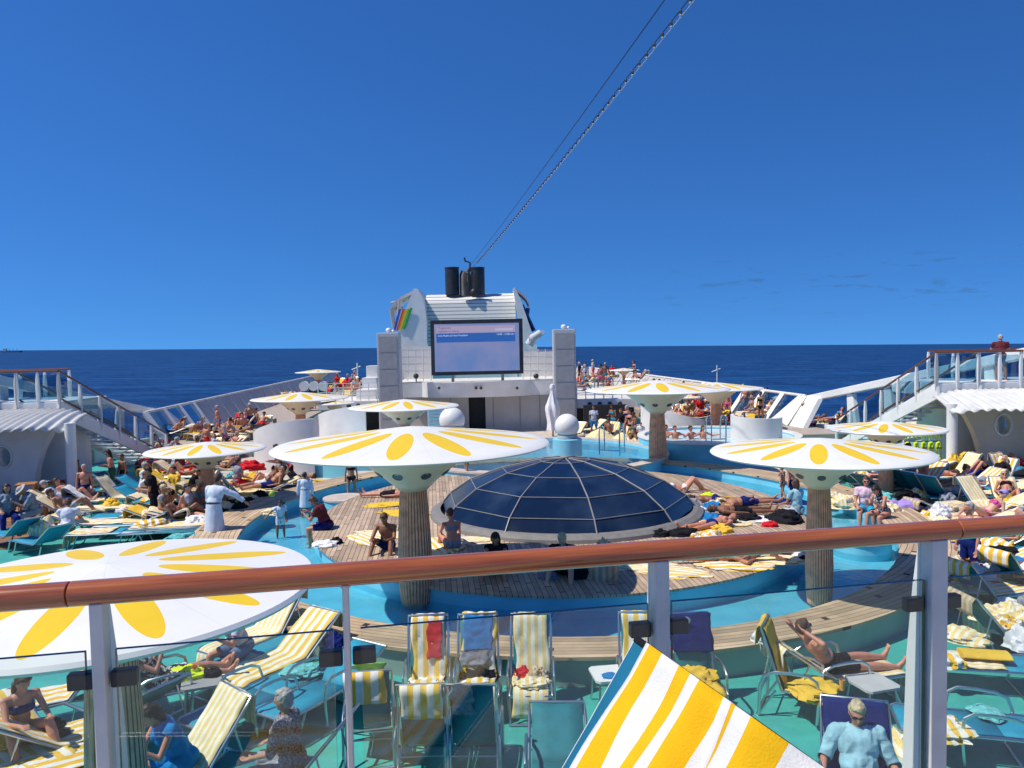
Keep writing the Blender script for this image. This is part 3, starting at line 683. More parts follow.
mb = MB(); mb.box((P(606,420,41).x, 41.5, .8), (2.3,.3,1.5)); mb.build('bar_opening_shade', DARK); o = bpy.data.objects['bar_opening_shade']; tag(o, 'dark open bar front under the right raised sun deck', 'bar front')  # near-black box stands for the shade inside the open bar
# ship-side stub masts and searchlights
for i, px in enumerate((305, 314.5, 324)):
    p = P(px, 386, 55); root = empty('searchlight', (p.x, 55, p.z-.55)); auto(root, 'white drum searchlight with black yoke', 'searchlight', 'searchlights on the left terrace')
    mb = MB(); mb.lathe([(.001,0),(.34,0),(.34,.35),(.001,.35)], 20); mb.v = [(x, -z, y+.55) for x, y, z in mb.v]; mb.build('lamp_drum', WHITE, root)
    mb = MB(); mb.box((.45,.1,.45),(.3,.3,.7)); mb.box((0,0,.08),(.8,.4,.16)); mb.build('yoke', BLACK, root)
for px, Y_, z_, nm in ((357, 70, 2.4, 'left'), (717, 70, 1.5, 'right')):
    p = P(px, 360, Y_); o = MB().tube([(p.x,Y_,.5),(p.x,Y_,z_+1.2)], .06, 6).tube([(p.x-.5,Y_,z_+.6),(p.x+.3,Y_,z_+.9)], .05, 6).build('deck_mast', WHITE); tag(o, f'thin white mast on the {nm} ship side far forward', 'mast', 'thin deck masts')

# ================================================================ SHIP SIDE BARRIERS
def barrier(s, v0, v1, label, zt=1.95, zb=.5, panel='slat'):
    root = empty('ship_side_barrier', ship(s*HW, v0), 0, label, 'barrier', 'leaning barriers along the ship sides')
    O = root.location; L = v1-v0; k = max(1, round(L/2.4))
    for i in range(k):
        va, vb = v0+L*i/k+.05, v0+L*(i+1)/k-.05
        q = [ship(s*(HW-.95), va, zb), ship(s*(HW-.95), vb, zb), ship(s*HW, vb, zt), ship(s*HW, va, zt)]
        nrm = (q[1]-q[0]).cross(q[3]-q[0]).normalized()*.05
        mb = MB(); vs = [v-O-Vector((0,0,0)) for v in q]; vs += [v+nrm for v in vs]
        for v in vs: pass
        mb.add(vs, [(0,1,2,3),(7,6,5,4),(0,4,5,1),(1,5,6,2),(2,6,7,3),(3,7,4,0)])
        if panel == 'slat': mb.build('panel', BARR, root)
        else:
            mb.build('glass_panel', GLASSB, root)
    for i in range(k+1):
        v_ = v0+L*i/k; a, c = ship(s*(HW-1.02), v_, zb)-O, ship(s*(HW-.02), v_, zt+.02)-O
        mb = MB(); mb.tube([a, c], .07 if panel == 'slat' else .16, 4); mb.build('post', GREYL if panel == 'slat' else WHITE, root)
    mb = MB(); mb.tube([ship(s*HW, v0, zt+.03)-O, ship(s*HW, v1, zt+.03)-O], .08, 8); mb.build('top_rail', WHITE2, root)
BARR, n, b = nt('barrier_slats'); h = NB(n); vec, x, y, z = h.xyz()
fr = h.m('FRACT', h.m('MULTIPLY', z, 9.0)); nz = h.rng(h.noise(vec, .8, 4), .3, .7, .9, 1.1)
sc = n.nodes.new('ShaderNodeVectorMath'); sc.operation = 'SCALE'; n.links.new(h.mix(h.m('LESS_THAN', fr, .2), (.56,.51,.48), (.36,.33,.31)), sc.inputs[0]); n.links.new(nz, sc.inputs['Scale'])
n.links.new(sc.outputs[0], b.inputs['Base Color']); setp(b, 'Roughness', .6)
barrier(-1, 37, 44, 'near left barrier of tinted glass between pale slanted posts', panel='glass')
barrier(-1, 44, 104, 'long grey slatted barrier running forward along the left side')
barrier(1, 39, 54, 'near right barrier of tinted glass between white slanted posts', panel='glass')
barrier(1, 54, 104, 'long grey slatted barrier running forward along the right side')

# ---- high bulwark frames with window openings by the stairs
def bulwark(s):
    nm = 'left' if s < 0 else 'right'
    root = empty('bulwark_frame', ship(s*HW, 36), 0, f'white bulwark frame with big open windows rising behind the {nm} staircase', 'bulwark'); O = root.location
    UB = lambda v: 16.9+(39-v)*.15
    V = lambda v, z, du=0: ship(s*(UB(v)+du), v, z)-O
    top = lambda v: 1.95+(39-v)*.2
    def quad(name, q, th=.22, m=WHITE):
        mb = MB(); w_ = Vector((-s*th, 0, 0)); q2 = [v+w_ for v in q]
        mb.add(q+q2, [(0,1,2,3),(7,6,5,4),(0,4,5,1),(1,5,6,2),(2,6,7,3),(3,7,4,0)]); bevel(mb.build(name, m, root), .03)
    vs = [38.2, 36, 33.6, 31.0, 28.4, 25.8, 23.2, 20.6]
    quad('top_beam', [V(39.2, 1.66), V(18, top(18)-.42), V(18, top(18)), V(39.2, 1.98)], .34)
    for v in vs[1:]:
        t = top(v); quad('window_post', [V(v-.5,.0), V(v+.25,.0), V(v+.35,t-.3), V(v-.05,t-.3)])
    quad('sill', [V(38.6,.0), V(18,.0), V(18,1.1), V(38.6,.6)])
    quad('end_fin', [V(41.2,.3,-1.1), V(37.6,.0,-1.5), V(38.0,1.93,-.2), V(39.6,2.0,-.2)], .3)
    return root
bulwark(-1); bulwark(1)

# ================================================================ LANDINGS, STAIRS, CANOPIES
def stair_side(s):
    nm = 'left' if s < 0 else 'right'
    xin = -15.9 if s < 0 else 14.9              # inner edge of the landing
    Yn, ZL = 27.0, 3.2
    xout = -22.0 if s < 0 else 19.4
    if s < 0: xout = -17.9
    land = empty('stair_landing', (xin, Yn, 0), 0, f'white upper landing with glass railing above the {nm} canopy', 'landing', 'upper landings either side'); O = land.location
    def add(mb, name, m, parent=land, smooth=False):
        mb.v = [(Vector(v)-O)[:] for v in mb.v]; return mb.build(name, m, parent, smooth)
    xo = xin+s*9
    mb = MB(); mb.box(((xin+xo)/2, Yn+1.6, ZL-.25), (abs(xo-xin), 3.2, .5)); bevel(add(mb, 'floor_slab', WHITE), .04)
    def railing(p0, p1, nposts, parent, addf):
        p0, p1 = Vector(p0), Vector(p1); d = p1-p0
        mb = MB(); mb.tube([p0+Vector((0,0,1.08)), p1+Vector((0,0,1.08))], .04, 8); addf(mb, 'handrail', RAILW, parent, True)
        for i in range(nposts+1):
            a = p0+d*(i/nposts); mb = MB(); mb.tube([a-Vector((0,0,.28)), a+Vector((0,0,.1)), a+Vector((0,0,.6)), a+Vector((0,0,1.05))], [.03,.08,.085,.05], 6, sy=.5); addf(mb, 'post', WHITE, parent)
        for i in range(nposts):
            a, b_ = p0+d*((i+.1)/nposts), p0+d*((i+.9)/nposts); mb = MB()
            mb.add([a+Vector((0,0,.08)), b_+Vector((0,0,.08)), b_+Vector((0,0,.95)), a+Vector((0,0,.95))], [(0,1,2,3)]); g = addf(mb, 'glass_panel', GLASSB, parent); solidify(g, .012)
    railing((xin, Yn, ZL), (xin+s*5.2, Yn, ZL), 7, land, lambda mb, n_, m_, p_, sm=False: add(mb, n_, m_, p_, sm))
    railing((xin+s*1.4, Yn+3.1, ZL), (xin+s*6.2, Yn+3.1, ZL), 5, land, lambda mb, n_, m_, p_, sm=False: add(mb, n_, m_, p_, sm))
    # stairs
    st = empty('staircase', (xin, Yn, 0), 0, f'white {nm} staircase with teak handrails coming down to the pool deck', 'staircase', 'staircases either side'); 
    top, bot = Vector((xin, Yn+.0, ZL)), Vector((-15.2 if s < 0 else 14.2, 33.6, 0.1))
    dirv = bot-top; n_ = 16; wdt = 1.5
    for side in (0, 1):
        off = Vector((s*wdt*side, 0, 0)); mb = MB(); w_ = Vector((.09*s,0,0))
        q = [top+off+Vector((0,0,.0)), bot+off+Vector((0,0,.22)), bot+off+Vector((0,-.2,-.08)), top+off+Vector((0,-.1,-.52))]
        mb.add(q+[v+w_ for v in q], [(0,1,2,3),(7,6,5,4),(0,4,5,1),(1,5,6,2),(2,6,7,3),(3,7,4,0)]); add(mb, 'stringer', WHITE if side == 0 else WHITE2, st)
        railing(top+off, bot+off+Vector((0,0,.15)), 6, st, lambda mb, n2, m_, p_, sm=False: add(mb, n2, m_, p_, sm))
        mb = MB(); mb.tube([top+off+Vector((0,.02,.12)), bot+off+Vector((0,.02,.3))], .03, 6); add(mb, 'foot_rail', RAILW, st, True)
    for i in range(n_):
        a = top+dirv*((i+.6)/n_); mb = MB(); mb.box((a.x+s*wdt/2+.04*s, a.y, a.z-.16), (wdt-.12, .34, .045)); add(mb, 'tread', WHITE2, st)
    # corrugated canopy on a column, curved
    can = empty('canopy_shelter', (xin+s*1, Yn-2, 0), 0, f'cream shelter with white corrugated roof under the {nm} landing', 'shelter', 'corrugated shelters either side'); O2 = can.location
    def add2(mb, name, m, smooth=False): mb.v = [(Vector(v)-O2)[:] for v in mb.v]; return mb.build(name, m, can, smooth)
    L = 9.0; nc = 36; xtip = -14.9 if s < 0 else 14.75
    def roof(u, v):
        x = xtip+s*L*u; fr_ = min(1, u/.22); y = Yn-.05-(1.2+1.45*(1-(1-fr_)**2))*v
        z = 2.93-.50*v**1.5-.22*max(0, 1-u*9)**2 + .042*math.sin(u*2*math.pi*nc)
        return (x, y, z)
    mb = MB(); mb.grid(roof, nc*8, 8); r_ = add2(mb, 'corrugated_roof', ROOFW, True); solidify(r_, .03)
    coly = 26.0 if s > 0 else 25.7; colx = P(952, 430, coly).x if s > 0 else P(70, 430, coly).x
    mb = MB(); mb.tube([(colx, coly, 0), (colx, coly, 2.55)], .17, 20); add2(mb, 'column', WHITE, True)
    # cream arch wall with an oval porthole
    mb = MB(); Yw = Yn-.7
    import bisect
    x_a = xin+s*1.0; cw = 3.7
    rx_, rz_ = .28, .37; q_ = P(1003, 425, Yw) if s > 0 else P(4, 457, Yw); cx_, cz_ = q_.x, q_.z; xe = 15.2 if s > 0 else -15.55
    outer = []; inner = []; kk = 40
    zt_ = 2.45
    def left_edge(z): t = min(1, z/zt_); return .1+.85*(1-t**2.2)
    for i in range(kk):
        a = 2*math.pi*i/kk; inner.append(Vector((cx_+rx_*math.cos(a), Yw, cz_+rz_*math.sin(a))))
        dx, dz = math.cos(a), math.sin(a); tt = 0
        for q in range(600):
            tt = q*.012; X, Z = cx_+dx*tt, cz_+dz*tt
            if Z > zt_ or Z < .02: break
            e = (X-xe)*s
            if e < left_edge(Z) or e > 4.2: break
        outer.append(Vector((cx_+dx*tt, Yw, min(max(cz_+dz*tt, .02), zt_))))
    k = kk; th = Vector((0,.3,0))
    vs = outer+inner+[v+th for v in outer]+[v+th for v in inner]
    fs = []
    for i in range(k):
        j = (i+1)%k; fs += [(i,j,k+j,k+i),(2*k+i,3*k+i,3*k+j,2*k+j),(i,2*k+i,2*k+j,j),(k+i,k+j,3*k+j,3*k+i)]
    mb.add(vs, fs); add2(mb, 'arched_wall', SHELL if s > 0 else WHITE)
    mb = MB(); mb.tube([(cx_+rx_*math.cos(2*math.pi*i/32), Yw-.02, cz_+rz_*math.sin(2*math.pi*i/32)) for i in range(32)], .04, 6, closed=True); add2(mb, 'porthole_rim', WHITE, True)
    # inner white drum wall behind the column
    dx_ = P(951 if s > 0 else 56, 430, 29.5).x; r_ = 1.0 if s > 0 else 1.15
    o = MB().lathe([(r_,0),(r_,2.65),(r_-.2,2.65)], 48, (dx_, 29.5, 0)).build('drum_wall', WHITE2 if s > 0 else WHITE, smooth=True)
    tag(o, f'rounded white drum wall behind the {nm} shelter column', 'wall', 'drum walls under the landings')
SHELL = mat('cream_wall', (.66,.56,.42), .55, var=.07, vscale=1)
stair_side(-1); stair_side(1)
mb = MB(); mb.box((P(994,372,29).x, 29.3, 3.2+.35), (.5,.3,.7)); mb.tube([P(994,368,29)+Vector((0,-.3,0)), P(994,368,29)+Vector((0,.2,0))], .2, 14)
o = mb.build('deck_locker', WHITE); tag(o, 'white vent locker on the right landing beside the man at the railing', 'locker')

# ================================================================ CABLES WITH BULBS, FAR SHIP
A_ = P(472, 268, 59); 
def cable(name, px, py, Y, r, label, bulbs=0, m=BLACK, px0=472, py0=268, sag=.6):
    A_ = P(px0, py0, 59.5); B0 = P(px, py, Y); B1 = A_+(B0-A_)*1.25; n_ = 40
    pts = [A_+(B1-A_)*(i/n_)-Vector((0,0,sag*4*(i/n_)*(1-i/n_)*.3)) for i in range(n_+1)]
    root = empty(name, A_, 0, label, 'cable', 'cables from the funnel to the mast'); O = A_
    mb = MB(); mb.tube([p-O for p in pts], r, 5); mb.build('wire', m, root)
    if bulbs:
        bm_ = mat('bulb_glass', (.45,.47,.5), .2, var=0)
        pr = None
        for i in range(bulbs):
            t = .06+.94*(i+.5)/bulbs; p = A_+(B1-A_)*t-Vector((0,0,sag*4*t*(1-t)*.3))-O
            if pr is None:
                mb = MB(); mb.lathe([(.02,0),(.03,-.02),(.03,-.08),(.02,-.09)], 8); mb.sphere((0,0,-.12), .032, 8, 1); pr = mb.build('bulb', [BLACK, bm_], root)
                pr.location = p
            else:
                c = pr.copy(); COL.objects.link(c); c.parent = root; c.location = p
    return root
cable('festoon_cable', 684, 0, 17, .013, 'cable hung with small light bulbs rising from the funnel to the top right', 90)
cable('stay_wire', 690, 0, 17.2, .010, 'thin white wire just right of the bulb cable', m=WHITE, px0=473, py0=267)
cable('stay_wire', 661, 0, 19, .014, 'thin wire left of the bulb cable', px0=470, py0=266)
p = ray(12, 352); D_ = 9000; base = EYE+p*(D_/p.y)
far = empty('cargo_ship', (base.x, base.y, base.z), 0, 'tiny grey cargo ship on the horizon at the far left', 'ship')
FS = mat('far_hull', (.10,.12,.16), .7, var=0)
MB().prism([(-120,-12),(95,-12),(125,0),(95,12),(-120,12)], -14, 10).build('hull', FS, far)
MB().box((-80,0,25),(35,20,32)).build('bridge', GREYL, far)
mb = MB(); [mb.tube([(x,0,8),(x,0,42)], 2.2, 6) for x in (-30,15,60)]; mb.build('crane_mast', FS, far)
# ================================================================ FOREGROUND: UPPER DECK AND RAILING
o = MB().box((1.0,-2.0,3.1),(12,8.6,.2)).build('upper_deck', mat('upper_deck_bounce_grey', (.36,.34,.31), .7, var=.15)); struct(o); o.data.transform(Matrix.Identity(4));  # floor out of view, grey picked so its bounce leaves rail and posts neutral
hp = lambda px, py, z: G(px, py, z)
ZR = 4.3
RL, RR = G(-260, 632.5, ZR), G(1300, 488, ZR)
rl = empty('balcony_railing', G(512, 558, ZR)-Vector((0,0,1.1)), 0, 'varnished wooden handrail on metal posts with glass panes across the foreground', 'railing'); RO = rl.location
def ra(mb, name, m, sm=False, parent=rl): mb.v = [(Vector(v)-RO)[:] for v in mb.v]; return mb.build(name, m, parent, sm)
J1, J2 = G(70, 594, ZR), G(955, 529.5, ZR)
rdir = (J2-J1).normalized(); rn = Vector((-rdir.y, rdir.x, 0))
for i, (p0, p1) in enumerate(((J1-rdir*2.2, J1-rdir*.0012), (J1+rdir*.0012, J2-rdir*.0012), (J2+rdir*.0012, J2+rdir*2.5))):
    ln = (p1-p0).length; mb = MB(); mb.tube([(0,0,0),(.0015,0,0),(ln-.0015,0,0),(ln,0,0)], [.0270,.0288,.0288,.0270], 28)
    for k, v in enumerate(mb.v): mb.v[k] = (v[0], v[1]*1.0, v[2]*.92)
    h_ = mb.build('handrail', VARN, rl, True); h_.location = p0-RO; h_.rotation_euler = (0, 0, math.atan2(rdir.y, rdir.x))
SGAL = mat('galvanised_post', (.70,.67,.61), .5, 0, var=.08, vscale=12)
def on_rail(px):
    # point of the handrail axis seen in the column px
    d = ray(px, 384); d.z = 0; a = J1; 
    t = (a.x*d.y-a.y*d.x)/(rdir.y*d.x-rdir.x*d.y); return a+rdir*t
POSTS = ((88, .026, .085), (339, .014, .0), (657, .036, .035), (935, .048, .058))
for px, wd, fin in POSTS:
    c = on_rail(px); c.z = 0; mb = MB(); B0 = 3.2; T = ZR-.02
    def pl(du, dn, z): v = c+rdir*du+rn*dn; return Vector((v.x, v.y, z))
    vs = []; Z = [B0, 3.7, 4.0, T]; 
    for z in Z: vs += [pl(-wd/2, -.022, z), pl(wd/2, -.022, z), pl(wd/2, .022, z), pl(-wd/2, .022, z)]
    fs = [(0,3,2,1), (12,13,14,15)]
    for k in range(3):
        for j in range(4): fs.append((k*4+j, k*4+(j+1)%4, k*4+4+(j+1)%4, k*4+4+j))
    mb.add(vs, fs); q = ra(mb, 'post', SGAL); bevel(q, .003)
    if fin:
        mb = MB(); w_ = min(.018, wd/2); fz = [(B0, fin*1.15), (3.7, fin*1.05), (3.95, fin*.85), (4.15, fin*.45), (T, .004)]
        vs = []; sd = -1 if px > 338 else 1; e = wd/2*sd
        for z, w2 in fz: vs += [pl(e-sd*w_, .0225, z), pl(e, .0225, z), pl(e, .0225+w2, z), pl(e-sd*w_, .0225+w2, z)]
        fs = [(0,1,2,3)]
        for k in range(4):
            for j in range(4): fs.append((k*4+j, k*4+(j+1)%4, k*4+4+(j+1)%4, k*4+4+j))
        mb.add(vs, fs); ra(mb, 'fin', WHITE)
    for s in (-1, 1):
        mb = MB(); cc = c+rdir*(s*(wd/2+.030))+rn*.008; mt = Matrix.Translation((cc.x, cc.y, ZR-.19)) @ Matrix.Rotation(math.atan2(rdir.y, rdir.x), 4, 'Z')
        mb.box((0,0,0), (.052, .026, .036), mt=mt); q = ra(mb, 'glass_clamp', BLACK); bevel(q, .004)
    mb = MB(); cc = c.copy(); mb.tube([pl(0,0,T-.01), pl(0,0,ZR-.01)], .012, 8); ra(mb, 'bolt', SGAL)
xs = [-160]+[p[0] for p in POSTS]+[1200]
for i in range(len(xs)-1):
    a, b2 = on_rail(xs[i]), on_rail(xs[i+1]); a = a+rdir*.030; b2 = b2-rdir*.030; zt_, zb_ = ZR-.125, 3.3; t = .006
    v = lambda q, z, s: Vector((q.x, q.y, z))+rn*(s*t)
    mb = MB(); mb.add([v(a,zb_,-1), v(b2,zb_,-1), v(b2,zt_,-1), v(a,zt_,-1), v(a,zb_,1), v(b2,zb_,1), v(b2,zt_,1), v(a,zt_,1)],
      [(0,1,2,3),(7,6,5,4)], 0); mb.add([v(a,zb_,-1), v(b2,zb_,-1), v(b2,zt_,-1), v(a,zt_,-1), v(a,zb_,1), v(b2,zb_,1), v(b2,zt_,1), v(a,zt_,1)], [(0,4,5,1),(1,5,6,2),(2,6,7,3),(3,7,4,0)], 1)
    ra(mb, 'glass_pane', [GLASS, GEDGE])

# ================================================================ SUN LOUNGERS
def lounger_profile(back, L=1.92, hinge=-.12, bl=.82, sh=.36):
    """sling line from foot (+Y) to head (-Y)"""
    a = R(back)
    if back == 72: pts = [(.44, sh), (.38, sh+.04), (.15, sh+.03), (hinge, sh)]
    else: pts = [(L/2-.02, sh-.03), (L/2-.08, sh), (.45, sh-.012), (hinge, sh)]
    n_ = 5
    for i in range(1, n_+1):
        t = i/n_; pts.append((hinge-bl*t*math.cos(a), sh+bl*t*math.sin(a)))
    return pts
LPROTO = {}
def lounger_mesh(back, fab, arms, lod):
    key = (back, fab, arms, lod)
    if key in LPROTO: return LPROTO[key]
    root = empty('sun_lounger'); W_ = .54 if back == 72 else .64; pr = lounger_profile(back)
    seat, bk = pr[:4], pr[3:]
    for nm, pp in (('seat_sling', seat), ('back_sling', bk)):
        mb = MB(); k = len(pp)
        vs = [];
        for (y, z) in pp:
            for x in (-W_/2+.03, -W_/6, W_/6, W_/2-.03): vs.append((x, y, z-(.012 if abs(x) < .2 else 0)))
        fs = [(i*4+j, i*4+j+1, i*4+5+j, i*4+4+j) for i in range(k-1) for j in range(3)]
        mb.add(vs, fs); q = mb.build(nm, FABS[fab], root, True); solidify(q, .012)
    nt_ = 8 if lod == 0 else 5
    mb = MB()
    for s in (-1, 1): mb.tube([(s*W_/2, y, z) for y, z in seat], .018, nt_)
    mb.tube([(-W_/2, seat[0][0], seat[0][1]), (W_/2, seat[0][0], seat[0][1])], .018, nt_)
    mb.build('seat_frame', ALU, root, True)
    mb = MB(); mb.tube([(-W_/2, bk[0][0], bk[0][1])]+[(-W_/2, y, z) for y, z in bk[1:]]+[(W_/2, y, z) for y, z in bk[1:][::-1]]+[(W_/2, bk[0][0], bk[0][1])], .018, nt_); mb.build('back_frame', ALU, root, True)
    for y0, y1 in (((.62, .78), (-.45, -.30)) if back != 72 else ((.38, .50), (-.20, -.42))):
        mb = MB(); mb.tube([(-W_/2, y0, .35), (-W_/2, y1, .0), (-W_/2, y1, .02), (W_/2, y1, .02), (W_/2, y1, .0), (W_/2, y0, .35)], .016, nt_); mb.build('leg_frame', ALU, root, True)
    if arms:
        for s in (-1, 1):
            x = s*(W_/2+.03); mb = MB()
            mb.tube([(x,.30,.02),(x,.33,.40),(x,.30,.56),(x,.20,.62),(x,.0,.62),(x,-.2,.60),(x,-.33,.54),(x,-.38,.40),(x,-.40,.02)], .016, nt_, sy=1.3); mb.build('armrest', ALU, root, True)
    if back > 5 and lod == 0:
        mb = MB(); y, z = bk[3]; mb.tube([(-W_/2, y, z), (-W_/2, y-.10, .34), (W_/2, y-.10, .34), (W_/2, y, z)], .012, 6); mb.build('back_strut', ALU, root, True)
    root['used'] = 0
    LPROTO[key] = root; return root
FABS = {'teal': TEALFAB, 'blue': BLUEFAB}
def inst(proto):
    if proto.get('used', 1) == 0:
        del proto['used']; proto['first'] = 1; r_ = proto
    else: r_ = copy_tree(proto)
    if 'first' in r_: del r_['first']
    if 'used' in r_: del r_['used']
    for k in ('label', 'category', 'group'):
        if k in r_: del r_[k]
    return r_
def lounger(p, rz, back=35, fab='teal', arms=0, lod=1, look=None):
    o = inst(lounger_mesh(back, fab, arms, lod)); o.location = p; o.rotation_euler.z = R(rz)
    bw = {0: 'laid flat', 20: 'with slightly raised back', 35: 'with half raised back', 50: 'with raised back', 65: 'with upright back', 72: 'with upright back'}[back]
    auto(o, look or f"{fab} lounger {bw}", 'sun lounger', 'sun loungers on the pool deck'); return o
TPROTO = {}
def towel_mesh(kind, back, mi, seed):
    key = (kind, back, mi, seed)
    if key in TPROTO: return TPROTO[key]
    rnd = random.Random(hash((kind, back, seed)) % 1000+seed)
    pr = lounger_profile(back); wd = .46 if back == 72 else .60; wk = 2.2 if back == 72 else 1
    if kind == 'full': pts = [(pr[0][0]+.02, pr[0][1]-(.25 if back == 72 else .22))]+pr+[(pr[-1][0]-.05, pr[-1][1]-.05), (pr[-1][0]-.04, pr[-1][1]-.25)]
    elif kind == 'back': pts = [(.25,.365)]+pr[3:]+[(pr[-1][0]-.05, pr[-1][1]-.04), (pr[-1][0]-.03, pr[-1][1]-.35)]
    elif kind == 'seat': pts = [(pr[0][0]+.03, pr[0][1]-.28)]+pr[:4]
    elif kind == 'foot': pts = [(pr[0][0]+.05, .08),(pr[0][0]+.04, pr[0][1]-.05)]+pr[1:3]
    # resample
    P_ = [Vector((0, y, z)) for y, z in pts]; ln = [0]
    for a, b_ in zip(P_, P_[1:]): ln.append(ln[-1]+(b_-a).length)
    nu, nv = 36, 12
    ox, oy = rnd.uniform(0, 50), rnd.uniform(0, 50); skew = rnd.uniform(-.06, .06)
    def fn(u, v):
        s_ = u*ln[-1]; k = 0
        while k < len(ln)-2 and ln[k+1] < s_: k += 1
        t = (s_-ln[k])/(ln[k+1]-ln[k]); p = P_[k].lerp(P_[k+1], t)
        x = (v-.5)*wd*(1+.05*noise.noise(Vector((u*3+ox, 0, oy)))) + skew*(u-.5)+.03*wk*noise.noise(Vector((u*4+ox, 5, oy)))
        d = .022+.020*wk*abs(noise.noise(Vector((x*7+ox, u*7+oy, 0))))+.012*noise.noise(Vector((x*16+ox, u*12+oy, 3)))
        tt = (P_[k+1]-P_[k]).normalized(); nn = Vector((0, tt.z, -tt.y)) 
        if nn.z < 0 and abs(tt.z) < .9: nn = -nn
        if k == 0 and kind in ('full', 'seat', 'foot'): nn = Vector((0,1,0))
        if k >= len(ln)-2 and kind in ('full', 'back'): nn = Vector((0,-1,0))
        p = p+nn*d; return (x, p.y, p.z)
    mb = MB(); mb.grid(fn, nu, nv); me = mb.mesh('beach_towel', True); me.materials.append(MATSET[mi])
    TPROTO[key] = me; return me
MATSET = {'s0': TS[0], 's1': TS[1], 's2': TS[2], 'tan': TAN, 'yellow': TY, 'navy': TN, 'blue': TBL, 'red': TRED, 'black': TBK, 'white': TWH, 'green': TGR, 'lilac': TLI, 'turq': TTL, 'grey': TGY}
TNAME = {'s0': 'yellow white striped', 's1': 'pale yellow striped', 's2': 'orange yellow striped', 'tan': 'tan striped', 'yellow': 'plain yellow', 'navy': 'navy blue', 'blue': 'bright blue', 'red': 'red', 'black': 'black', 'white': 'white', 'green': 'green', 'lilac': 'lilac', 'turq': 'turquoise', 'grey': 'grey'}
def towel(p, rz, kind='full', back=35, m='s0', look=None, dx=0):
    me = towel_mesh(kind, back, m, random.randint(0, 3)); o = bpy.data.objects.new('beach_towel', me); COL.objects.link(o)
    o.location = Vector(p)+Matrix.Rotation(R(rz), 3, 'Z') @ Vector((dx, 0, 0)); o.rotation_euler.z = R(rz); solidify(o, .007)
    wh = {'full': 'over a lounger', 'back': 'on a lounger back', 'seat': 'on a lounger seat', 'foot': 'hanging over a lounger foot end'}[kind]
    auto(o, look or f"{TNAME[m]} towel {wh}", 'towel', 'beach towels on the loungers'); return o
def heap(p, size, m, look, name='towel_heap', cat='towel', seed=None, flat=.35, rz=0):
    """crumpled cloth or bag"""
    sd = random.random()*99 if seed is None else seed; mb = MB(); n_ = 28; h_ = 14
    sx, sy, sz = size if isinstance(size, tuple) else (size, size, size*flat)
    vs = []
    for i in range(h_+1):
        ph = math.pi/2*i/h_
        for j in range(n_):
            a = 2*math.pi*j/n_; d = Vector((math.cos(a)*math.cos(ph), math.sin(a)*math.cos(ph), math.sin(ph)))
            w_ = 1+.35*noise.noise(d*2.1+Vector((sd,0,0)))+.20*noise.noise(d*5+Vector((0,sd,0)))+.10*noise.noise(d*11+Vector((0,sd,5)))
            vs.append((d.x*sx*w_, d.y*sy*w_, d.z*sz*w_))
    fs = [(i*n_+j, i*n_+(j+1)%n_, (i+1)*n_+(j+1)%n_, (i+1)*n_+j) for i in range(h_) for j in range(n_)]
    fs.append(tuple(range(n_))[::-1]); mb.add(vs, fs); o = mb.build(name, MATSET.get(m, m), None, True); o.location = p; o.rotation_euler.z = rz
    auto(o, look, cat, 'crumpled towels, clothes and bags'); return o
def bag(p, m, look, s=.2, rz=0):
    root = empty('bag', p, rz); mb = MB()
    def fn(u, v):
        a = 2*math.pi*u; sq = 1/(abs(math.cos(a))**4+abs(math.sin(a))**4)**.25; zz = v; taper = 1-.35*v**2
        return (s*sq*math.cos(a)*taper*(1+.05*math.sin(a*5+v*6)), s*.55*sq*math.sin(a)*taper, s*1.6*v)
    mb.grid(fn, 28, 8); mb.add([fn(i/28, 1) for i in range(28)], [tuple(range(28))]); mb.build('body', MATSET.get(m, m), root, True)
    for sg in (-1, 1):
        mb = MB(); mb.tube([(-s*.4, sg*s*.3, s*1.5), (-s*.3, sg*s*.3, s*2.1), (s*.3, sg*s*.3, s*2.1), (s*.4, sg*s*.3, s*1.5)], .012, 6); mb.build('strap', TBK, root)
    auto(root, look, 'bag', 'bags on the deck'); return root
def side_table(p, rz, label, m=None):
    root = empty('side_table', p, R(rz), label, 'side table', 'low side tables'); m = m or WHITE
    mb = MB(); mb.prism([(-.25,-.2),(-.2,-.25),(.2,-.25),(.25,-.2),(.25,.2),(.2,.25),(-.2,.25),(-.25,.2)], .42, .45); mb.build('table_top', m, root)
    for sx in (-1, 1):
        mb = MB(); mb.tube([(sx*.21,-.24,0),(sx*.19,-.18,.40),(sx*.17,0,.412),(sx*.19,.18,.40),(sx*.21,.24,0)], .014, 8); mb.build('leg', ALU, root, True)
    return root

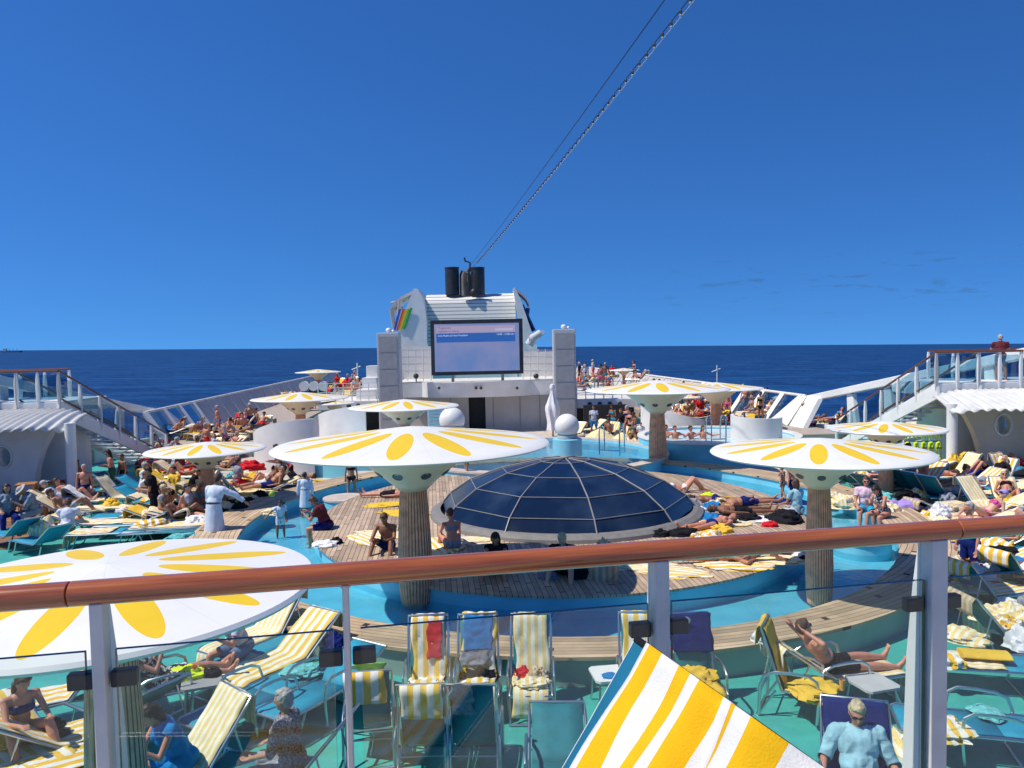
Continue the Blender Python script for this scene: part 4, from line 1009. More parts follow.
# ---- the towel-covered lounger next to the camera
tl, tr_ = G(637, 640, 4.18), G(860, 800, 4.18)
e = (tr_-tl).normalized(); fwd = Vector((e.y, -e.x, 0)).normalized()
if fwd.x > 0: fwd = -fwd
Wn = (tr_-tl).length
rzn = math.atan2(-fwd.x, fwd.y)
def nearL(back=52, Wd=.66):
    root = empty('sun_lounger', (0,0,0), rzn, 'bright blue sun lounger close by under the big striped towel, on the upper deck', 'sun lounger', 'sun loungers on the pool deck')
    bl, sh = .92, .42; a = R(back); topz = sh+bl*math.sin(a); topy = -bl*math.cos(a)
    mid = (tl+tr_)/2; mid = tl+e*(Wd/2)
    root.location = (mid.x-fwd.x*topy, mid.y-fwd.y*topy, 4.18-topz)
    pp = [(1.1, sh), (.4, sh-.02), (0, sh)]; bk = [(0, sh)]+[(-bl*t*math.cos(a), sh+bl*t*math.sin(a)-.03*math.sin(math.pi*t)) for t in (.2,.4,.6,.8,1.0)]
    NEARF = mat('near_blue_sling', (.004,.20,.36), .6, var=.06, vscale=20, bump=.5, bscale=700)
    for nm, q in (('seat_sling', pp), ('back_sling', bk)):
        mb = MB(); vs = [(x, y, z) for y, z in q for x in (-Wd/2, 0, Wd/2)]; mb.add(vs, [(i*3+j, i*3+j+1, i*3+4+j, i*3+3+j) for i in range(len(q)-1) for j in range(2)]); solidify(mb.build(nm, NEARF, root, True), .01)
    for s in (-1, 1):
        mb = MB(); mb.tube([(s*(Wd/2+.002), y, z) for y, z in bk], .004, 12); mb.build('back_frame', WHITE, root, True)
        mb = MB(); mb.tube([(s*(Wd/2+.004), y, z) for y, z in pp], .016, 12); mb.build('seat_frame', ALU, root, True)
        mb = MB(); mb.tube([(s*Wd/2,.9,sh),(s*Wd/2,1.0,0)], .016, 10); mb.build('leg', ALU, root, True)
        mb = MB(); mb.tube([(s*Wd/2,-.1,sh),(s*Wd/2,-.2,0)], .016, 10); mb.build('leg', ALU, root, True)
    mb = MB(); mb.tube([(-Wd/2, bk[-1][0], bk[-1][1]), (Wd/2, bk[-1][0], bk[-1][1])], .009, 10); mb.build('top_tube', TBK, root, True)
    # towel
    def fn(u, v):
        # u: down the back, v: across, sagging beyond the near side
        x = -Wd/2+.085+(Wd-.05)*v
        x = (Wd/2-.085)-(Wd-.05)*v if flip else x; x = x*1.0
        s_ = u*1.40+.004
        if s_ < 0: y, z = topy-.022, topz-(-s_)
        elif s_ < bl: y, z = topy+s_*math.cos(a), topz-s_*math.sin(a)
        else: y, z = (s_-bl), sh
        ed = max(0, abs(x)-Wd/2); nrm = Vector((0, math.sin(a), math.cos(a))) if 0 <= s_ < bl else (Vector((0,-1,0)) if s_ < 0 else Vector((0,0,1)))
        d = .022+.075*abs(noise.noise(Vector((x*4+2, u*2.5, 0))))*(.5+1.5*v)+.012*noise.noise(Vector((x*11, u*7, 3)))+.02*max(0,v-.5)*math.sin(x*26+u*5)
        z += -.9*ed
        if abs(s_) < .07: z += .016*(1-abs(s_)/.07)
        x += .014*noise.noise(Vector((u*5, 3, v*2)))*(1 if v in (0,1) else .7); d += .012*math.sin(x*34+u*3+2*noise.noise(Vector((u*2,x*3,7))))*(.3+v)
        fold = .03*max(0, v-.55)*math.sin(u*12+v*6)
        return (x, y+nrm.y*(d+fold), z+nrm.z*(d+fold))
    fwdsign = 1; Xax = Matrix.Rotation(rzn, 3, 'Z') @ Vector((1,0,0)); flip = Xax.dot(e) < 0
    mb = MB(); mb.grid(fn, 70, 50); t_ = mb.build('beach_towel', BIGT, None, True); t_.location = root.location; t_.rotation_euler.z = rzn; solidify(t_, .008)
    tag(t_, 'big yellow and white striped towel draped over the nearest lounger, bottom centre', 'towel', 'beach towels on the loungers')
nearL()
# ================================================================ PEOPLE
SKINS = [mat('skin_fair', (.60,.34,.24), .5, var=.06, vscale=9), mat('skin_tan', (.42,.20,.115), .5, var=.08, vscale=9), mat('skin_reddish', (.55,.24,.16), .5, var=.08, vscale=9), mat('skin_brown', (.24,.105,.06), .5, var=.08, vscale=9)]
HAIRS = {'dark': mat('hair_dark', (.018,.011,.008), .6, var=.4, vscale=30), 'brown': mat('hair_brown', (.075,.035,.018), .6, var=.4, vscale=30), 'blond': mat('hair_blond', (.50,.40,.24), .6, var=.3, vscale=30), 'grey': mat('hair_grey', (.38,.37,.36), .6, var=.3, vscale=30)}
CL = {'black': TBK, 'navy': TN, 'white': TWH, 'red': TRED, 'blue': TBL, 'grey': TGY, 'green': mat('cloth_darkgreen', (.03,.10,.05), .9, var=.3), 'maroon': mat('cloth_maroon', (.10,.007,.014), .85, var=.15),
      'pink': mat('cloth_pink', (.62,.08,.28), .9, var=.2), 'palepink': mat('cloth_palepink', (.70,.50,.58), .9, var=.08), 'skyblue': mat('cloth_skyblue', (.30,.52,.60), .9, var=.22, vscale=9, bump=1.0, bscale=11), 'cyan': mat('cloth_cyan', (.01,.30,.50), .9, var=.15), 'jeans': mat('cloth_jeans', (.09,.17,.33), .9, var=.2), 'lightgrey': mat('cloth_lightgrey', (.42,.46,.55), .9, var=.08), 'yellow': TY, 'lilac': TLI, 'paleblue': mat('cloth_paleblue', (.58,.64,.76), .9, var=.06)}
# patterned cloth
m_, n, b = nt('cloth_leaf_print'); h = NB(n); vec, x, y, z = h.xyz()
n.links.new(h.mix(h.m('GREATER_THAN', h.noise(vec, 22, 2), .52), (.02,.02,.03), (.62,.60,.58)), b.inputs['Base Color']); setp(b, 'Roughness', .9); CL['print'] = m_
m_, n, b = nt('cloth_small_flowers'); h = NB(n); vec, x, y, z = h.xyz()
n.links.new(h.mix(h.rng(h.noise(vec, 45, 2), .4, .6, 0, 1), (.05,.045,.09), (.40,.34,.36)), b.inputs['Base Color']); setp(b, 'Roughness', .9); CL['flowers'] = m_
LENS = mat('dark_lens', (.01,.01,.012), .1, var=0)
EYEW = mat('eye_white', (.7,.7,.68), .3, var=0); LIP = mat('lips', (.38,.12,.10), .5, var=0)
def dleg(a, sp=0): a = R(a); return Vector((math.sin(R(sp)), math.sin(a)*math.cos(R(sp)), -math.cos(a)*math.cos(R(sp))))
POSE = {
 'stand': dict(P=.90, t=2, h=4, legs=((3,-1,4),(-2,-4,4)), foot=88, arm=((.18,.02,-1),(.06,.22,-1))),
 'stand_busy': dict(P=.90, t=6, h=22, legs=((5,-2,4),(-4,-6,4)), foot=88, arm=((.2,.12,-1),(-.35,.9,.15))),
 'walk': dict(P=.88, t=5, h=4, legs=((20,2,2),(-12,-38,2)), foot=80, arm=((.15,.25,-1),(.0,.6,-.9))),
 'reach': dict(P=.88, t=14, h=20, legs=((6,-4,6),(-6,-8,6)), foot=88, arm=((.75,.45,-.45),(.6,.4,-.6))),
 'lean': dict(P=.88, t=24, h=16, legs=((2,-6,6),(-4,-8,6)), foot=86, arm=((.25,.75,-.65),(-.15,1,.05))),
 'sit': dict(P=.10, t=4, h=6, legs=((84,2,8),(80,-6,8)), foot=86, arm=((.18,.30,-.95),(-.12,.9,-.3))),
 'phone': dict(P=.10, t=24, h=48, legs=((86,4,9),(82,-8,9)), foot=86, arm=((.1,.50,-.85),(-.35,.75,.55))),
 'sit_legs': dict(P=.10, t=8, h=8, legs=((92,86,7),(96,80,7)), foot=160, arm=((.2,-.25,-.95),(.1,.35,-.9))),
 'sit_cross': dict(P=.10, t=16, h=34, legs=((118,38,14),(112,30,14)), foot=84, arm=((.15,.62,-.7),(-.2,.85,.1))),
 'recline': dict(P=.10, t=-46, h=-18, legs=((88,84,5),(92,82,5)), foot=155, arm=((.32,.20,-.85),(-.15,.95,-.1))),
 'lounge_up': dict(P=.10, t=-26, h=20, legs=((96,78,6),(92,80,6)), foot=155, arm=((.40,.25,-.8),(.10,.95,-.1))),
 'recline_book': dict(P=.10, t=-46, h=-4, legs=((92,84,5),(94,80,5)), foot=155, arm=((.2,.8,-.45),(-.35,.35,.85))),
 'recline_knees': dict(P=.10, t=-50, h=-20, legs=((128,42,6),(120,34,6)), foot=88, arm=((.32,.25,-.8),(-.1,.95,.1))),
 'recline_arms': dict(P=.10, t=-42, h=-22, legs=((88,84,7),(92,82,7)), foot=155, arm=((.85,-.35,.45),(-.85,-.45,.35))),
 'supine': dict(P=.10, t=-86, h=-76, legs=((88,88,6),(90,88,6)), foot=160, arm=((.35,.9,-.08),(.0,1,-.05))),
 'supine_arms': dict(P=.10, t=-86, h=-74, legs=((88,88,6),(90,88,6)), foot=160, arm=((.9,-.45,.05),(-.8,-.55,.12))),
 'kneesup': dict(P=.10, t=-84, h=-72, legs=((140,42,5),(136,36,5)), foot=88, arm=((.4,.85,-.1),(-.5,.8,.15))),
 'prone': dict(P=.10, t=-88, h=-92, legs=((90,90,6),(90,90,6)), foot=50, arm=((.9,-.5,.0),(-.75,-.6,.0)), flip=True),
 'soak': dict(P=.10, t=-8, h=2, legs=((84,10,8),(80,6,8)), foot=86, arm=((.85,.1,-.35),(.6,.3,.1))),
}
BODY = {}
def capsule(mb, a, b, ra, rb, n=10, fl=1.0):
    a, b = Vector(a), Vector(b); d = (b-a); L = d.length; d = d/L if L > 1e-6 else Vector((0,0,1))
    pts, rs = [], []
    for t in (-1, -.86, -.5): pts.append(a+d*ra*t); rs.append(ra*math.sqrt(max(.0004, 1-t*t)))
    pts.append(a); rs.append(ra); pts.append(b); rs.append(rb)
    for t in (.5, .86, 1): pts.append(b+d*rb*t); rs.append(rb*math.sqrt(max(.0004, 1-t*t)))
    mb.tube(pts, rs, n)
def voxel(mb, vs, name, it=3, f=.5):
    me = mb.mesh(name); o = bpy.data.objects.new(name, me); COL.objects.link(o)
    m = o.modifiers.new('r', 'REMESH'); m.mode = 'VOXEL'; m.voxel_size = vs; m.use_smooth_shade = True
    s = o.modifiers.new('s', 'SMOOTH'); s.factor = f; s.iterations = it
    dg = bpy.context.evaluated_depsgraph_get(); dg.update()
    out = bpy.data.meshes.new_from_object(o.evaluated_get(dg)); bpy.data.objects.remove(o); bpy.data.meshes.remove(me); out.name = name
    out.polygons.foreach_set('use_smooth', [True]*len(out.polygons)); return out
def body(pose, fem, near=False):
    key = (pose, fem, near)
    if key in BODY: return BODY[key]
    q = POSE[pose]; S = .94 if fem else 1.0
    X = Vector((1,0,0)); t = R(q['t']); T = Vector((0, math.sin(t), math.cos(t))); Fw = Vector((0, math.cos(t), -math.sin(t)))
    hh = R(q['h']); H = Vector((0, math.sin(hh), math.cos(hh))); HF = Vector((0, math.cos(hh), -math.sin(hh)))
    Pv = Vector((0,0,q['P'])); waist = Pv+T*.17; chest = Pv+T*.36; neck = Pv+T*.51; head = neck+T*.03+H*.135
    sw, hw = (.165, .095) if fem else (.195, .088)
    mb = MB(); bones = []
    def bone(nm, a, b, r): bones.append((nm, Vector(a), Vector(b), r))
    # trunk
    mb.sphere(Pv+T*.02, (.165 if fem else .155, .112, .12), 16, fr=(X, Fw, T)); mb.sphere(Pv+T*.00-Fw*.045+X*.07, (.085,.085,.09), 12, fr=(X,Fw,T)); mb.sphere(Pv+T*.00-Fw*.045-X*.07, (.085,.085,.09), 12, fr=(X,Fw,T))
    mb.sphere(waist, (.125 if fem else .148, .095 if fem else .115, .16), 16, fr=(X, Fw, T))
    mb.sphere(chest, (.145 if fem else .172, .105 if fem else .118, .17), 16, fr=(X, Fw, T))
    capsule(mb, Pv+T*.05, chest, .105, .11)
    if fem:
        for s in (-1, 1): mb.sphere(chest+X*(s*.068)+Fw*.082-T*.01, (.058,.052,.058), 12, fr=(X,Fw,T))
    sh = {s: neck-T*.065+X*(s*sw) for s in (-1, 1)}
    capsule(mb, sh[-1], sh[1], .058 if not fem else .048, .058 if not fem else .048)
    capsule(mb, chest+T*.05, neck, .10, .052)
    capsule(mb, neck-T*.02, head-H*.04, .053 if not fem else .045, .05 if not fem else .043)
    bone('pelvis', Pv-T*.02, Pv+T*.07, .15); bone('belly', Pv+T*.12, Pv+T*.24, .13); bone('chest', Pv+T*.31, Pv+T*.42, .14); bone('shoulder', sh[-1], sh[1], .075); bone('neck', neck+T*.01, head-H*.08, .05); bone('head', head-H*.02, head+H*.03, .095)
    # head
    mb.sphere(head, (.074,.092,.112), 20, fr=(X,HF,H)); mb.sphere(head-H*.058+HF*.022, (.054,.062,.062), 14, fr=(X,HF,H))
    capsule(mb, head+HF*.088+H*.012, head+HF*.104-H*.026, .010, .015, 8); mb.sphere(head+HF*.075-H*.062, (.024,.018,.010), 10, fr=(X,HF,H)); mb.sphere(head+HF*.070-H*.088, (.026,.022,.018), 10, fr=(X,HF,H)); mb.sphere(head+HF*.080+H*.028, (.050,.016,.010), 10, fr=(X,HF,H))
    for s in (-1, 1): mb.sphere(head+X*(s*.076)-H*.008-HF*.004, (.010,.020,.030), 10, fr=(X,HF,H))
    # legs
    for i, s in enumerate((1, -1)):
        th, sn, sp = q['legs'][i]; hip = Pv+X*(s*hw)-T*.01
        d1 = dleg(th, sp); d1.x *= s; d2 = dleg(sn, sp*.3); d2.x *= s
        kn = hip+d1*.435*S; an = kn+d2*.425*S
        capsule(mb, hip, kn, .088 if fem else .082, .052); capsule(mb, kn, kn+d2*.16, .054, .057); capsule(mb, kn+d2*.14, an, .056, .034)
        fa = q['foot']+ (0 if pose != 'walk' or i == 0 else -30); fd = Vector((s*.15, math.sin(R(fa)), -math.cos(R(fa)))).normalized()
        heel = an+d2*.035-fd*.035; toe = an+d2*.05+fd*.15
        capsule(mb, an, heel, .036, .034); capsule(mb, heel, toe, .033, .027); capsule(mb, an, toe-fd*.06, .036, .028)
        for k in range(5):
            side = X*((k-2)*.0155); capsule(mb, toe+side-fd*.005, toe+side+fd*(.030-.004*abs(k-(1 if s<0 else 3))), .0105, .0085, 6)
        nm = 'r' if s > 0 else 'l'
        bone('thigh1', hip, hip+d1*.12, .088); bone('thigh2', hip+d1*.13, hip+d1*.26, .075); bone('thigh3', hip+d1*.27, kn, .06); bone('shin1', kn+d2*.03, kn+d2*.2, .056); bone('shin2', kn+d2*.2, an, .04); bone('foot', heel, toe, .035)
    # arms
    for s in (1, -1):
        u = Vector(q['arm'][0]); f = Vector(q['arm'][1]); 
        if pose == 'reach' and s < 0: u, f = Vector((.15,.1,-1)), Vector((.0,.5,-.85))
        if pose == 'walk' and s < 0: u, f = Vector((.15,-.35,-1)), Vector((.0,.1,-1))
        u = Vector((u.x*s, u.y, u.z)).normalized(); f = Vector((f.x*s, f.y, f.z)).normalized()
        el = sh[s]+u*.285*S; wr = el+f*.25*S
        capsule(mb, sh[s], el, .052 if not fem else .042, .038 if not fem else .032); capsule(mb, el, wr, .038 if not fem else .032, .026)
        hd = (f+Vector((0,0,-.15))).normalized() if pose.startswith('stand') or pose == 'walk' else f
        pn = hd.cross(X*s).normalized(); side = hd.cross(pn).normalized()   # side across the palm
        pal = wr+hd*.05; mb.sphere(pal, (.040,.017,.050), 12, fr=(side, pn, hd)); capsule(mb, wr-hd*.02, pal, .025, .022)
        for k, (off, ln) in enumerate(((-.030,.052),(-.010,.066),(.011,.070),(.031,.062))):
            b0 = wr+hd*.075+side*off; b1 = b0+hd*ln*.5+pn*.006; b2_ = b1+(hd*.8+pn*.55).normalized()*ln*.6
            capsule(mb, b0, b1, .0098, .009, 8); capsule(mb, b1, b2_, .009, .0078, 8)
        ts = side*(1 if s > 0 else 1); b0 = wr+hd*.03+ts*.030; b1 = b0+(hd*.6+ts*.7).normalized()*.038; capsule(mb, b0, b1, .0125, .0105, 8); capsule(mb, b1, b1+(hd*.9+pn*.4).normalized()*.032, .0105, .009, 8)
        bone('uparm1', sh[s]+u*.02, sh[s]+u*.14, .05); bone('uparm2', sh[s]+u*.15, el, .042); bone('forearm', el, wr, .034); bone('hand', wr, pal+hd*.09, .035)
    me = voxel(mb, .0085 if near else .0115, 'person', 3)
    n_ = len(me.vertices); co = np.empty(n_*3); me.vertices.foreach_get('co', co); co = co.reshape(-1, 3)
    if q.get('flip'):
        pass
    no = np.empty(n_*3); me.vertices.foreach_get('normal', no); no = no.reshape(-1, 3)
    best = np.full(n_, 1e9); lab = np.zeros(n_, int); names = []
    for nm, a, b_, r in bones:
        if nm not in names: names.append(nm)
        a, b_ = np.array(a), np.array(b_); ab = b_-a; L2 = max(1e-9, ab @ ab); tt = np.clip(((co-a) @ ab)/L2, 0, 1)
        d = np.linalg.norm(co-(a+tt[:, None]*ab), axis=1)-r
        if nm in ('uparm1','uparm2','forearm','hand'): d = d-.006
        w = d < best; best[w] = d[w]; lab[w] = names.index(nm)
    mbh = dict(head=head, H=H, HF=HF, X=X, neck=neck, T=T, chest=chest, Fw=Fw, P=Pv)
    flipM = Matrix.Rotation(math.pi, 4, 'Y') @ Matrix.Translation((0,0,-.20)) if q.get('flip') else None
    BODY[key] = dict(me=me, co=co, no=no, lab=lab, names=names, g=mbh, garments={}, flip=flipM, near=near)
    if flipM: me.transform(flipM)
    return BODY[key]
GARM = {
 'swim_trunks': ({'pelvis','thigh1','thigh2'}, .012), 'swim_briefs': ({'pelvis'}, .007), 'shorts': ({'pelvis','thigh1','thigh2'}, .022), 'trousers': ({'pelvis','thigh1','thigh2','thigh3','shin1','shin2'}, .016),
 'bikini_bottom': ({'pelvis'}, .006), 'bikini_top': ({'chestband'}, .008), 'swimsuit': ({'pelvis','belly','chest'}, .007), 't_shirt': ({'belly','chest','shoulder','uparm1','pelvis_up'}, .022),
 'shirt': ({'belly','chest','shoulder','uparm1','uparm2','pelvis_up'}, .026), 'tank_top': ({'belly','chest','shoulder'}, .012), 'dress': ({'belly','chest','shoulder','pelvis','thigh1','thigh2'}, .020), 'robe': ({'belly','chest','shoulder','uparm1','uparm2','forearm'}, .030),
}
def garment(B, kind):
    if kind in B['garments']: return B['garments'][kind]
    regs, off = GARM[kind]; g = B['g']; co, lab, names = B['co'], B['lab'], B['names']
    ok = np.isin(lab, [names.index(r) for r in regs if r in names])
    Tt = np.array(g['T']); hgt = (co-np.array(g['P'])) @ Tt
    if 'pelvis_up' in regs: ok |= (lab == names.index('pelvis')) & (hgt > -.03)
    if 'chestband' in regs: ok |= ((lab == names.index('chest')) | (lab == names.index('belly'))) & (hgt > .29) & (hgt < .40)
    if kind in ('swim_briefs', 'bikini_bottom'): ok |= (lab == names.index('thigh1')) & (hgt > -.03); ok &= hgt < .075
    me = B['me']; sel = []
    vi = np.empty(len(me.loops), int); me.loops.foreach_get('vertex_index', vi)
    ps = np.empty(len(me.polygons), int); me.polygons.foreach_get('loop_start', ps); pt = np.empty(len(me.polygons), int); me.polygons.foreach_get('loop_total', pt)
    used = {}; fs = []; vs = []
    ww = np.array([noise.noise(Vector((c[0]*16, c[1]*16, c[2]*6))) for c in co])[:, None] if off > .01 else 0
    o_ = co+B['no']*(off*(1+(.55 if off < .03 else .2)*ww))
    for s_, t_ in zip(ps, pt):
        idx = vi[s_:s_+t_]
        if ok[idx].all():
            f = []
            for i in idx:
                i = int(i)
                if i not in used: used[i] = len(vs); vs.append(tuple(o_[i]))
                f.append(used[i])
            fs.append(tuple(f))
    if kind == 'robe' and g['T'].z > .8 and g['P'].z > .5:
        n0 = len(vs); P0 = g['P']; nn, nv_ = 40, 14
        for i in range(nv_+1):
            t = i/nv_; zz = P0.z+.21-.79*t
            for j in range(nn):
                a = math.tau*j/nn; rr = 1+.05*math.sin(a*5)*t+.04*math.sin(a*9+2)*t
                vs.append((( .178+.07*t)*rr*math.cos(a), P0.y+.015+(.150+.09*t)*rr*math.sin(a), zz))
        fs += [(n0+i*nn+j, n0+i*nn+(j+1)%nn, n0+(i+1)*nn+(j+1)%nn, n0+(i+1)*nn+j) for i in range(nv_) for j in range(nn)]
    m2 = bpy.data.meshes.new(kind); m2.from_pydata(vs, [], fs); m2.polygons.foreach_set('use_smooth', [True]*len(fs)); m2.update()
    if off > .014:
        o2 = bpy.data.objects.new('g', m2); COL.objects.link(o2); sm = o2.modifiers.new('s', 'SMOOTH'); sm.factor = .6; sm.iterations = 26 if kind in ('shirt','robe') else 9
        dg = bpy.context.evaluated_depsgraph_get(); dg.update(); m3 = bpy.data.meshes.new_from_object(o2.evaluated_get(dg)); bpy.data.objects.remove(o2); m2 = m3; m2.name = kind
        m2.polygons.foreach_set('use_smooth', [True]*len(m2.polygons)); am = .013 if kind in ('shirt','dress') else .006
        nn_ = [v.normal.copy() for v in m2.vertices]
        for v, vn in zip(m2.vertices, nn_):
            c = v.co.copy(); q1 = noise.noise(Vector((c.x*9+c.z*5, c.y*9, c.z*5-c.x*4))); q2 = noise.noise(Vector((c.x*20, c.y*20, c.z*9+4)))
            v.co = c+vn*(am*((1-abs(q1)*2.2)*.9+q2*.5))
    if B['flip']: m2.transform(B['flip'])
    m2.materials.append(TWH); B['garments'][kind] = m2; return m2
def hairmesh(B, style):
    k = 'hair_'+style
    if k in B['garments']: return B['garments'][k]
    g = B['g']; X, HF, H, hd = g['X'], g['HF'], g['H'], g['head']; mb = MB()
    fr = (X, HF, H)
    if style in ('short', 'bob', 'long', 'bun'):
        mb.sphere(hd-HF*.020+H*.026, (.084,.090,.098), 18, fr=fr); mb.sphere(hd+HF*.030+H*.078, (.062,.050,.036), 12, fr=fr)
        mb.sphere(hd-HF*.045-H*.03, (.070,.055,.06), 12, fr=fr)
    if style in ('bob', 'long'):
        for s in (-1, 1): capsule(mb, hd+X*(s*.066)+H*.03-HF*.01, hd+X*(s*.070)-H*.085-HF*.02, .028, .026)
        capsule(mb, hd-HF*.06, hd-HF*.055-H*.11, .06, .05)
    if style == 'long':
        dn = Vector((0, -.25, -1)) if g['T'].z > .5 else -g['T']
        for s in (-1, 0, 1): capsule(mb, hd-HF*.055-H*.08+X*(s*.045), hd-HF*.07-H*.08+X*(s*.055)+dn*.19, .042, .026)
    if style == 'bun': mb.sphere(hd-HF*.09+H*.06, .042, 12)
    if style in ('cap', 'hat'):
        mb.sphere(hd-HF*.005+H*.045, (.088,.102,.085), 18, fr=fr)
        if style == 'cap': mb.sphere(hd+HF*.11+H*.045, (.065,.070,.012), 14, fr=fr)
        else: mb.sphere(hd+H*.045, (.17,.18,.014), 24, fr=fr)
    me = voxel(mb, .010, 'hair', 2)
    for v in me.vertices: v.co += Vector((noise.noise(v.co*60), noise.noise(v.co*60+Vector((9,0,0))), noise.noise(v.co*60+Vector((0,9,0)))))*.006+Vector((noise.noise(v.co*26), noise.noise(v.co*26+Vector((9,0,0))), noise.noise(v.co*26+Vector((0,9,0)))))*.011 if style not in ('cap','hat') else Vector()
    if B['flip']: me.transform(B['flip'])
    me.materials.append(TWH); B['garments'][k] = me; return me
def shades(B, eyes=False):
    k = 'eye%d' % eyes if eyes else 'shades'
    if k in B['garments']: return B['garments'][k]
    g = B['g']; X, HF, H, hd = g['X'], g['HF'], g['H'], g['head']; mb = MB()
    if eyes:
        s = eyes; mb.sphere(hd+X*(s*.031)+HF*.083+H*.010, (.012,.006,.006), 10, fr=(X,HF,H)); mb.sphere(hd+X*(s*.031)+HF*.087+H*.010, (.005,.004,.005), 8, 1, fr=(X,HF,H))
    for s in (() if eyes else (-1, 1)):
        mb.sphere(hd+X*(s*.033)+HF*.092+H*.010, (.028,.008,.020), 12, fr=(X,HF,H)); mb.tube([hd+X*(s*.058)+HF*.085+H*.014, hd+X*(s*.079)+HF*.0+H*.012], .004, 6)
    if not eyes: mb.tube([hd-X*.012+HF*.098+H*.012, hd+X*.012+HF*.098+H*.012], .004, 6)
    me = mb.mesh(k, True)
    for m_ in ([EYEW, LENS] if eyes else [LENS]): me.materials.append(m_)
    if B['flip']: me.transform(B['flip'])
    B['garments'][k] = me; return me
WEARN = {'swim_trunks': 'swim trunks', 'swim_briefs': 'swim briefs', 'bikini_bottom': 'bikini', 'bikini_top': 'bikini', 't_shirt': 'T-shirt', 'tank_top': 'sleeveless top', 'shirt': 'shirt', 'robe': 'bathrobe'}
PN = {'stand': 'standing', 'stand_busy': 'standing with bent arms', 'walk': 'walking', 'reach': 'reaching out', 'lean': 'leaning forward', 'sit': 'sitting', 'phone': 'sitting bent forward', 'sit_legs': 'sitting with stretched legs', 'sit_cross': 'sitting with drawn-up knees',
 'recline': 'reclining', 'recline_book': 'reclining, hands raised', 'recline_knees': 'reclining with bent knees', 'recline_arms': 'reclining with hands behind the head', 'supine': 'lying supine', 'supine_arms': 'lying with hands by the head', 'kneesup': 'lying with raised knees', 'prone': 'lying face down', 'soak': 'soaking up to the chest'}
def person(p, rz, pose, wear, hair=('short', 'brown'), skin=1, fem=False, scale=1.0, near=False, glasses=False, look=None, eyes=True, at=None):
    """wear: list of (garment, colour)"""
    B = body(pose, fem, near)
    def mk(me, name, m, parent):
        o = bpy.data.objects.new(name, me); COL.objects.link(o)
        if parent: o.parent = parent
        if m:
            if not me.materials: me.materials.append(SKINS[0])
            o.material_slots[0].link = 'OBJECT'; o.material_slots[0].material = m
        return o
    if not B['me'].materials: B['me'].materials.append(SKINS[0])
    o = mk(B['me'], 'person', SKINS[skin], None); o.location = p; o.rotation_euler.z = R(rz); o.scale = (scale,)*3
    if hair: mk(hairmesh(B, hair[0]), 'hat' if hair[0] in ('cap','hat') else 'hair', (HAIRS.get(hair[1]) or CL[hair[1]]), o)
    for g, c in wear: mk(garment(B, g), g, CL[c], o)
    if glasses: mk(shades(B), 'sunglasses', None, o)
    elif near:
        for s in (-1, 1): mk(shades(B, s), 'eye', None, o)
    if not look:
        d = {}
        for g, c in wear: d.setdefault(c, []).append(WEARN.get(g, g))
        look = 'person in '+' and '.join(f"{c.replace('palepink','pale pink').replace('skyblue','sky blue').replace('lightgrey','grey').replace('paleblue','pale blue').replace('print','patterned').replace('flowers','flowered')} {sorted(set(v))[0]}" for c, v in list(d.items())[:2])+' '+PN[pose]
    auto(o, look, 'person', 'people on the pool deck', at); return o
# ================================================================ PLACEMENT
rnd = random.Random(11)
LSEQ = {}
def push(p, m):
    # keep loungers and bundles out of the ring pool
    dx, dy = p.x-IC.x, p.y-IC.y; q = math.hypot(dx/(9.06+m), dy/(9.66+m))
    if q >= 1 or (dy < 0 and q > .93 and p.y < 12.5): return p
    return Vector((IC.x+dx/q, IC.y+dy/q, p.z))
def L(px, py, rz, back=35, fab='teal', arms=0, lod=1, tw=None, who=None, z=0, look=None, tlook=None, ts=None):
    p = push(G(px, py, z), 1.0) if z < .3 and py < 600 else G(px, py, z); lounger(p, rz, back, fab, arms, lod, look)
    if tw: towel(p, rz, tw[0], back, tw[1], tlook)
    if who:
        q = p+Matrix.Rotation(R(rz), 3, 'Z') @ Vector((0, .0, .375+(.0 if back else .01))); who = dict(who); person(q, rz, who.pop('pose'), who.pop('wear'), **who)
    return p
def PP(px, py, z, rz, pose, wear, **k): return person(G(px, py, z), rz, pose, wear, **k)
def ST(px, yt, yb, z, rz, pose, wear, **k):
    p = G(px, yb, z); s_ = max(.6, min(1.12, (yb-yt)*p.y/F/1.74)); return person(p, rz, pose, wear, scale=s_, **k)
def drape(p, rz, back, w_, h_, m, look, up=.5, side=0, name='cloth', off=.045):
    """cloth lying on a lounger backrest, centre at distance `up` along it"""
    a = R(back); sd = rnd.random()*50
    def fn(u, v):
        s_ = up+(u-.5)*h_*(1+.1*noise.noise(Vector((v*3, sd, 0)))); x = side+(v-.5)*w_*(1+.25*noise.noise(Vector((u*3+sd, 0, 0))))+.03*noise.noise(Vector((u*5, sd, 9)))
        d = off+.03*abs(noise.noise(Vector((x*9+sd, s_*9, 0))))
        return (x, -.12-s_*math.cos(a)+d*math.sin(a), .36+s_*math.sin(a)+d*math.cos(a))
    mb = MB(); mb.grid(fn, 18, 12); o = mb.build(name, MATSET.get(m, m), None, True); o.location = p; o.rotation_euler.z = R(rz); solidify(o, .012)
    auto(o, look, 'clothing' if name != 'beach_towel' else 'towel', 'clothes and towels hung on lounger backs'); return o
W = lambda **k: k
ISL = .455
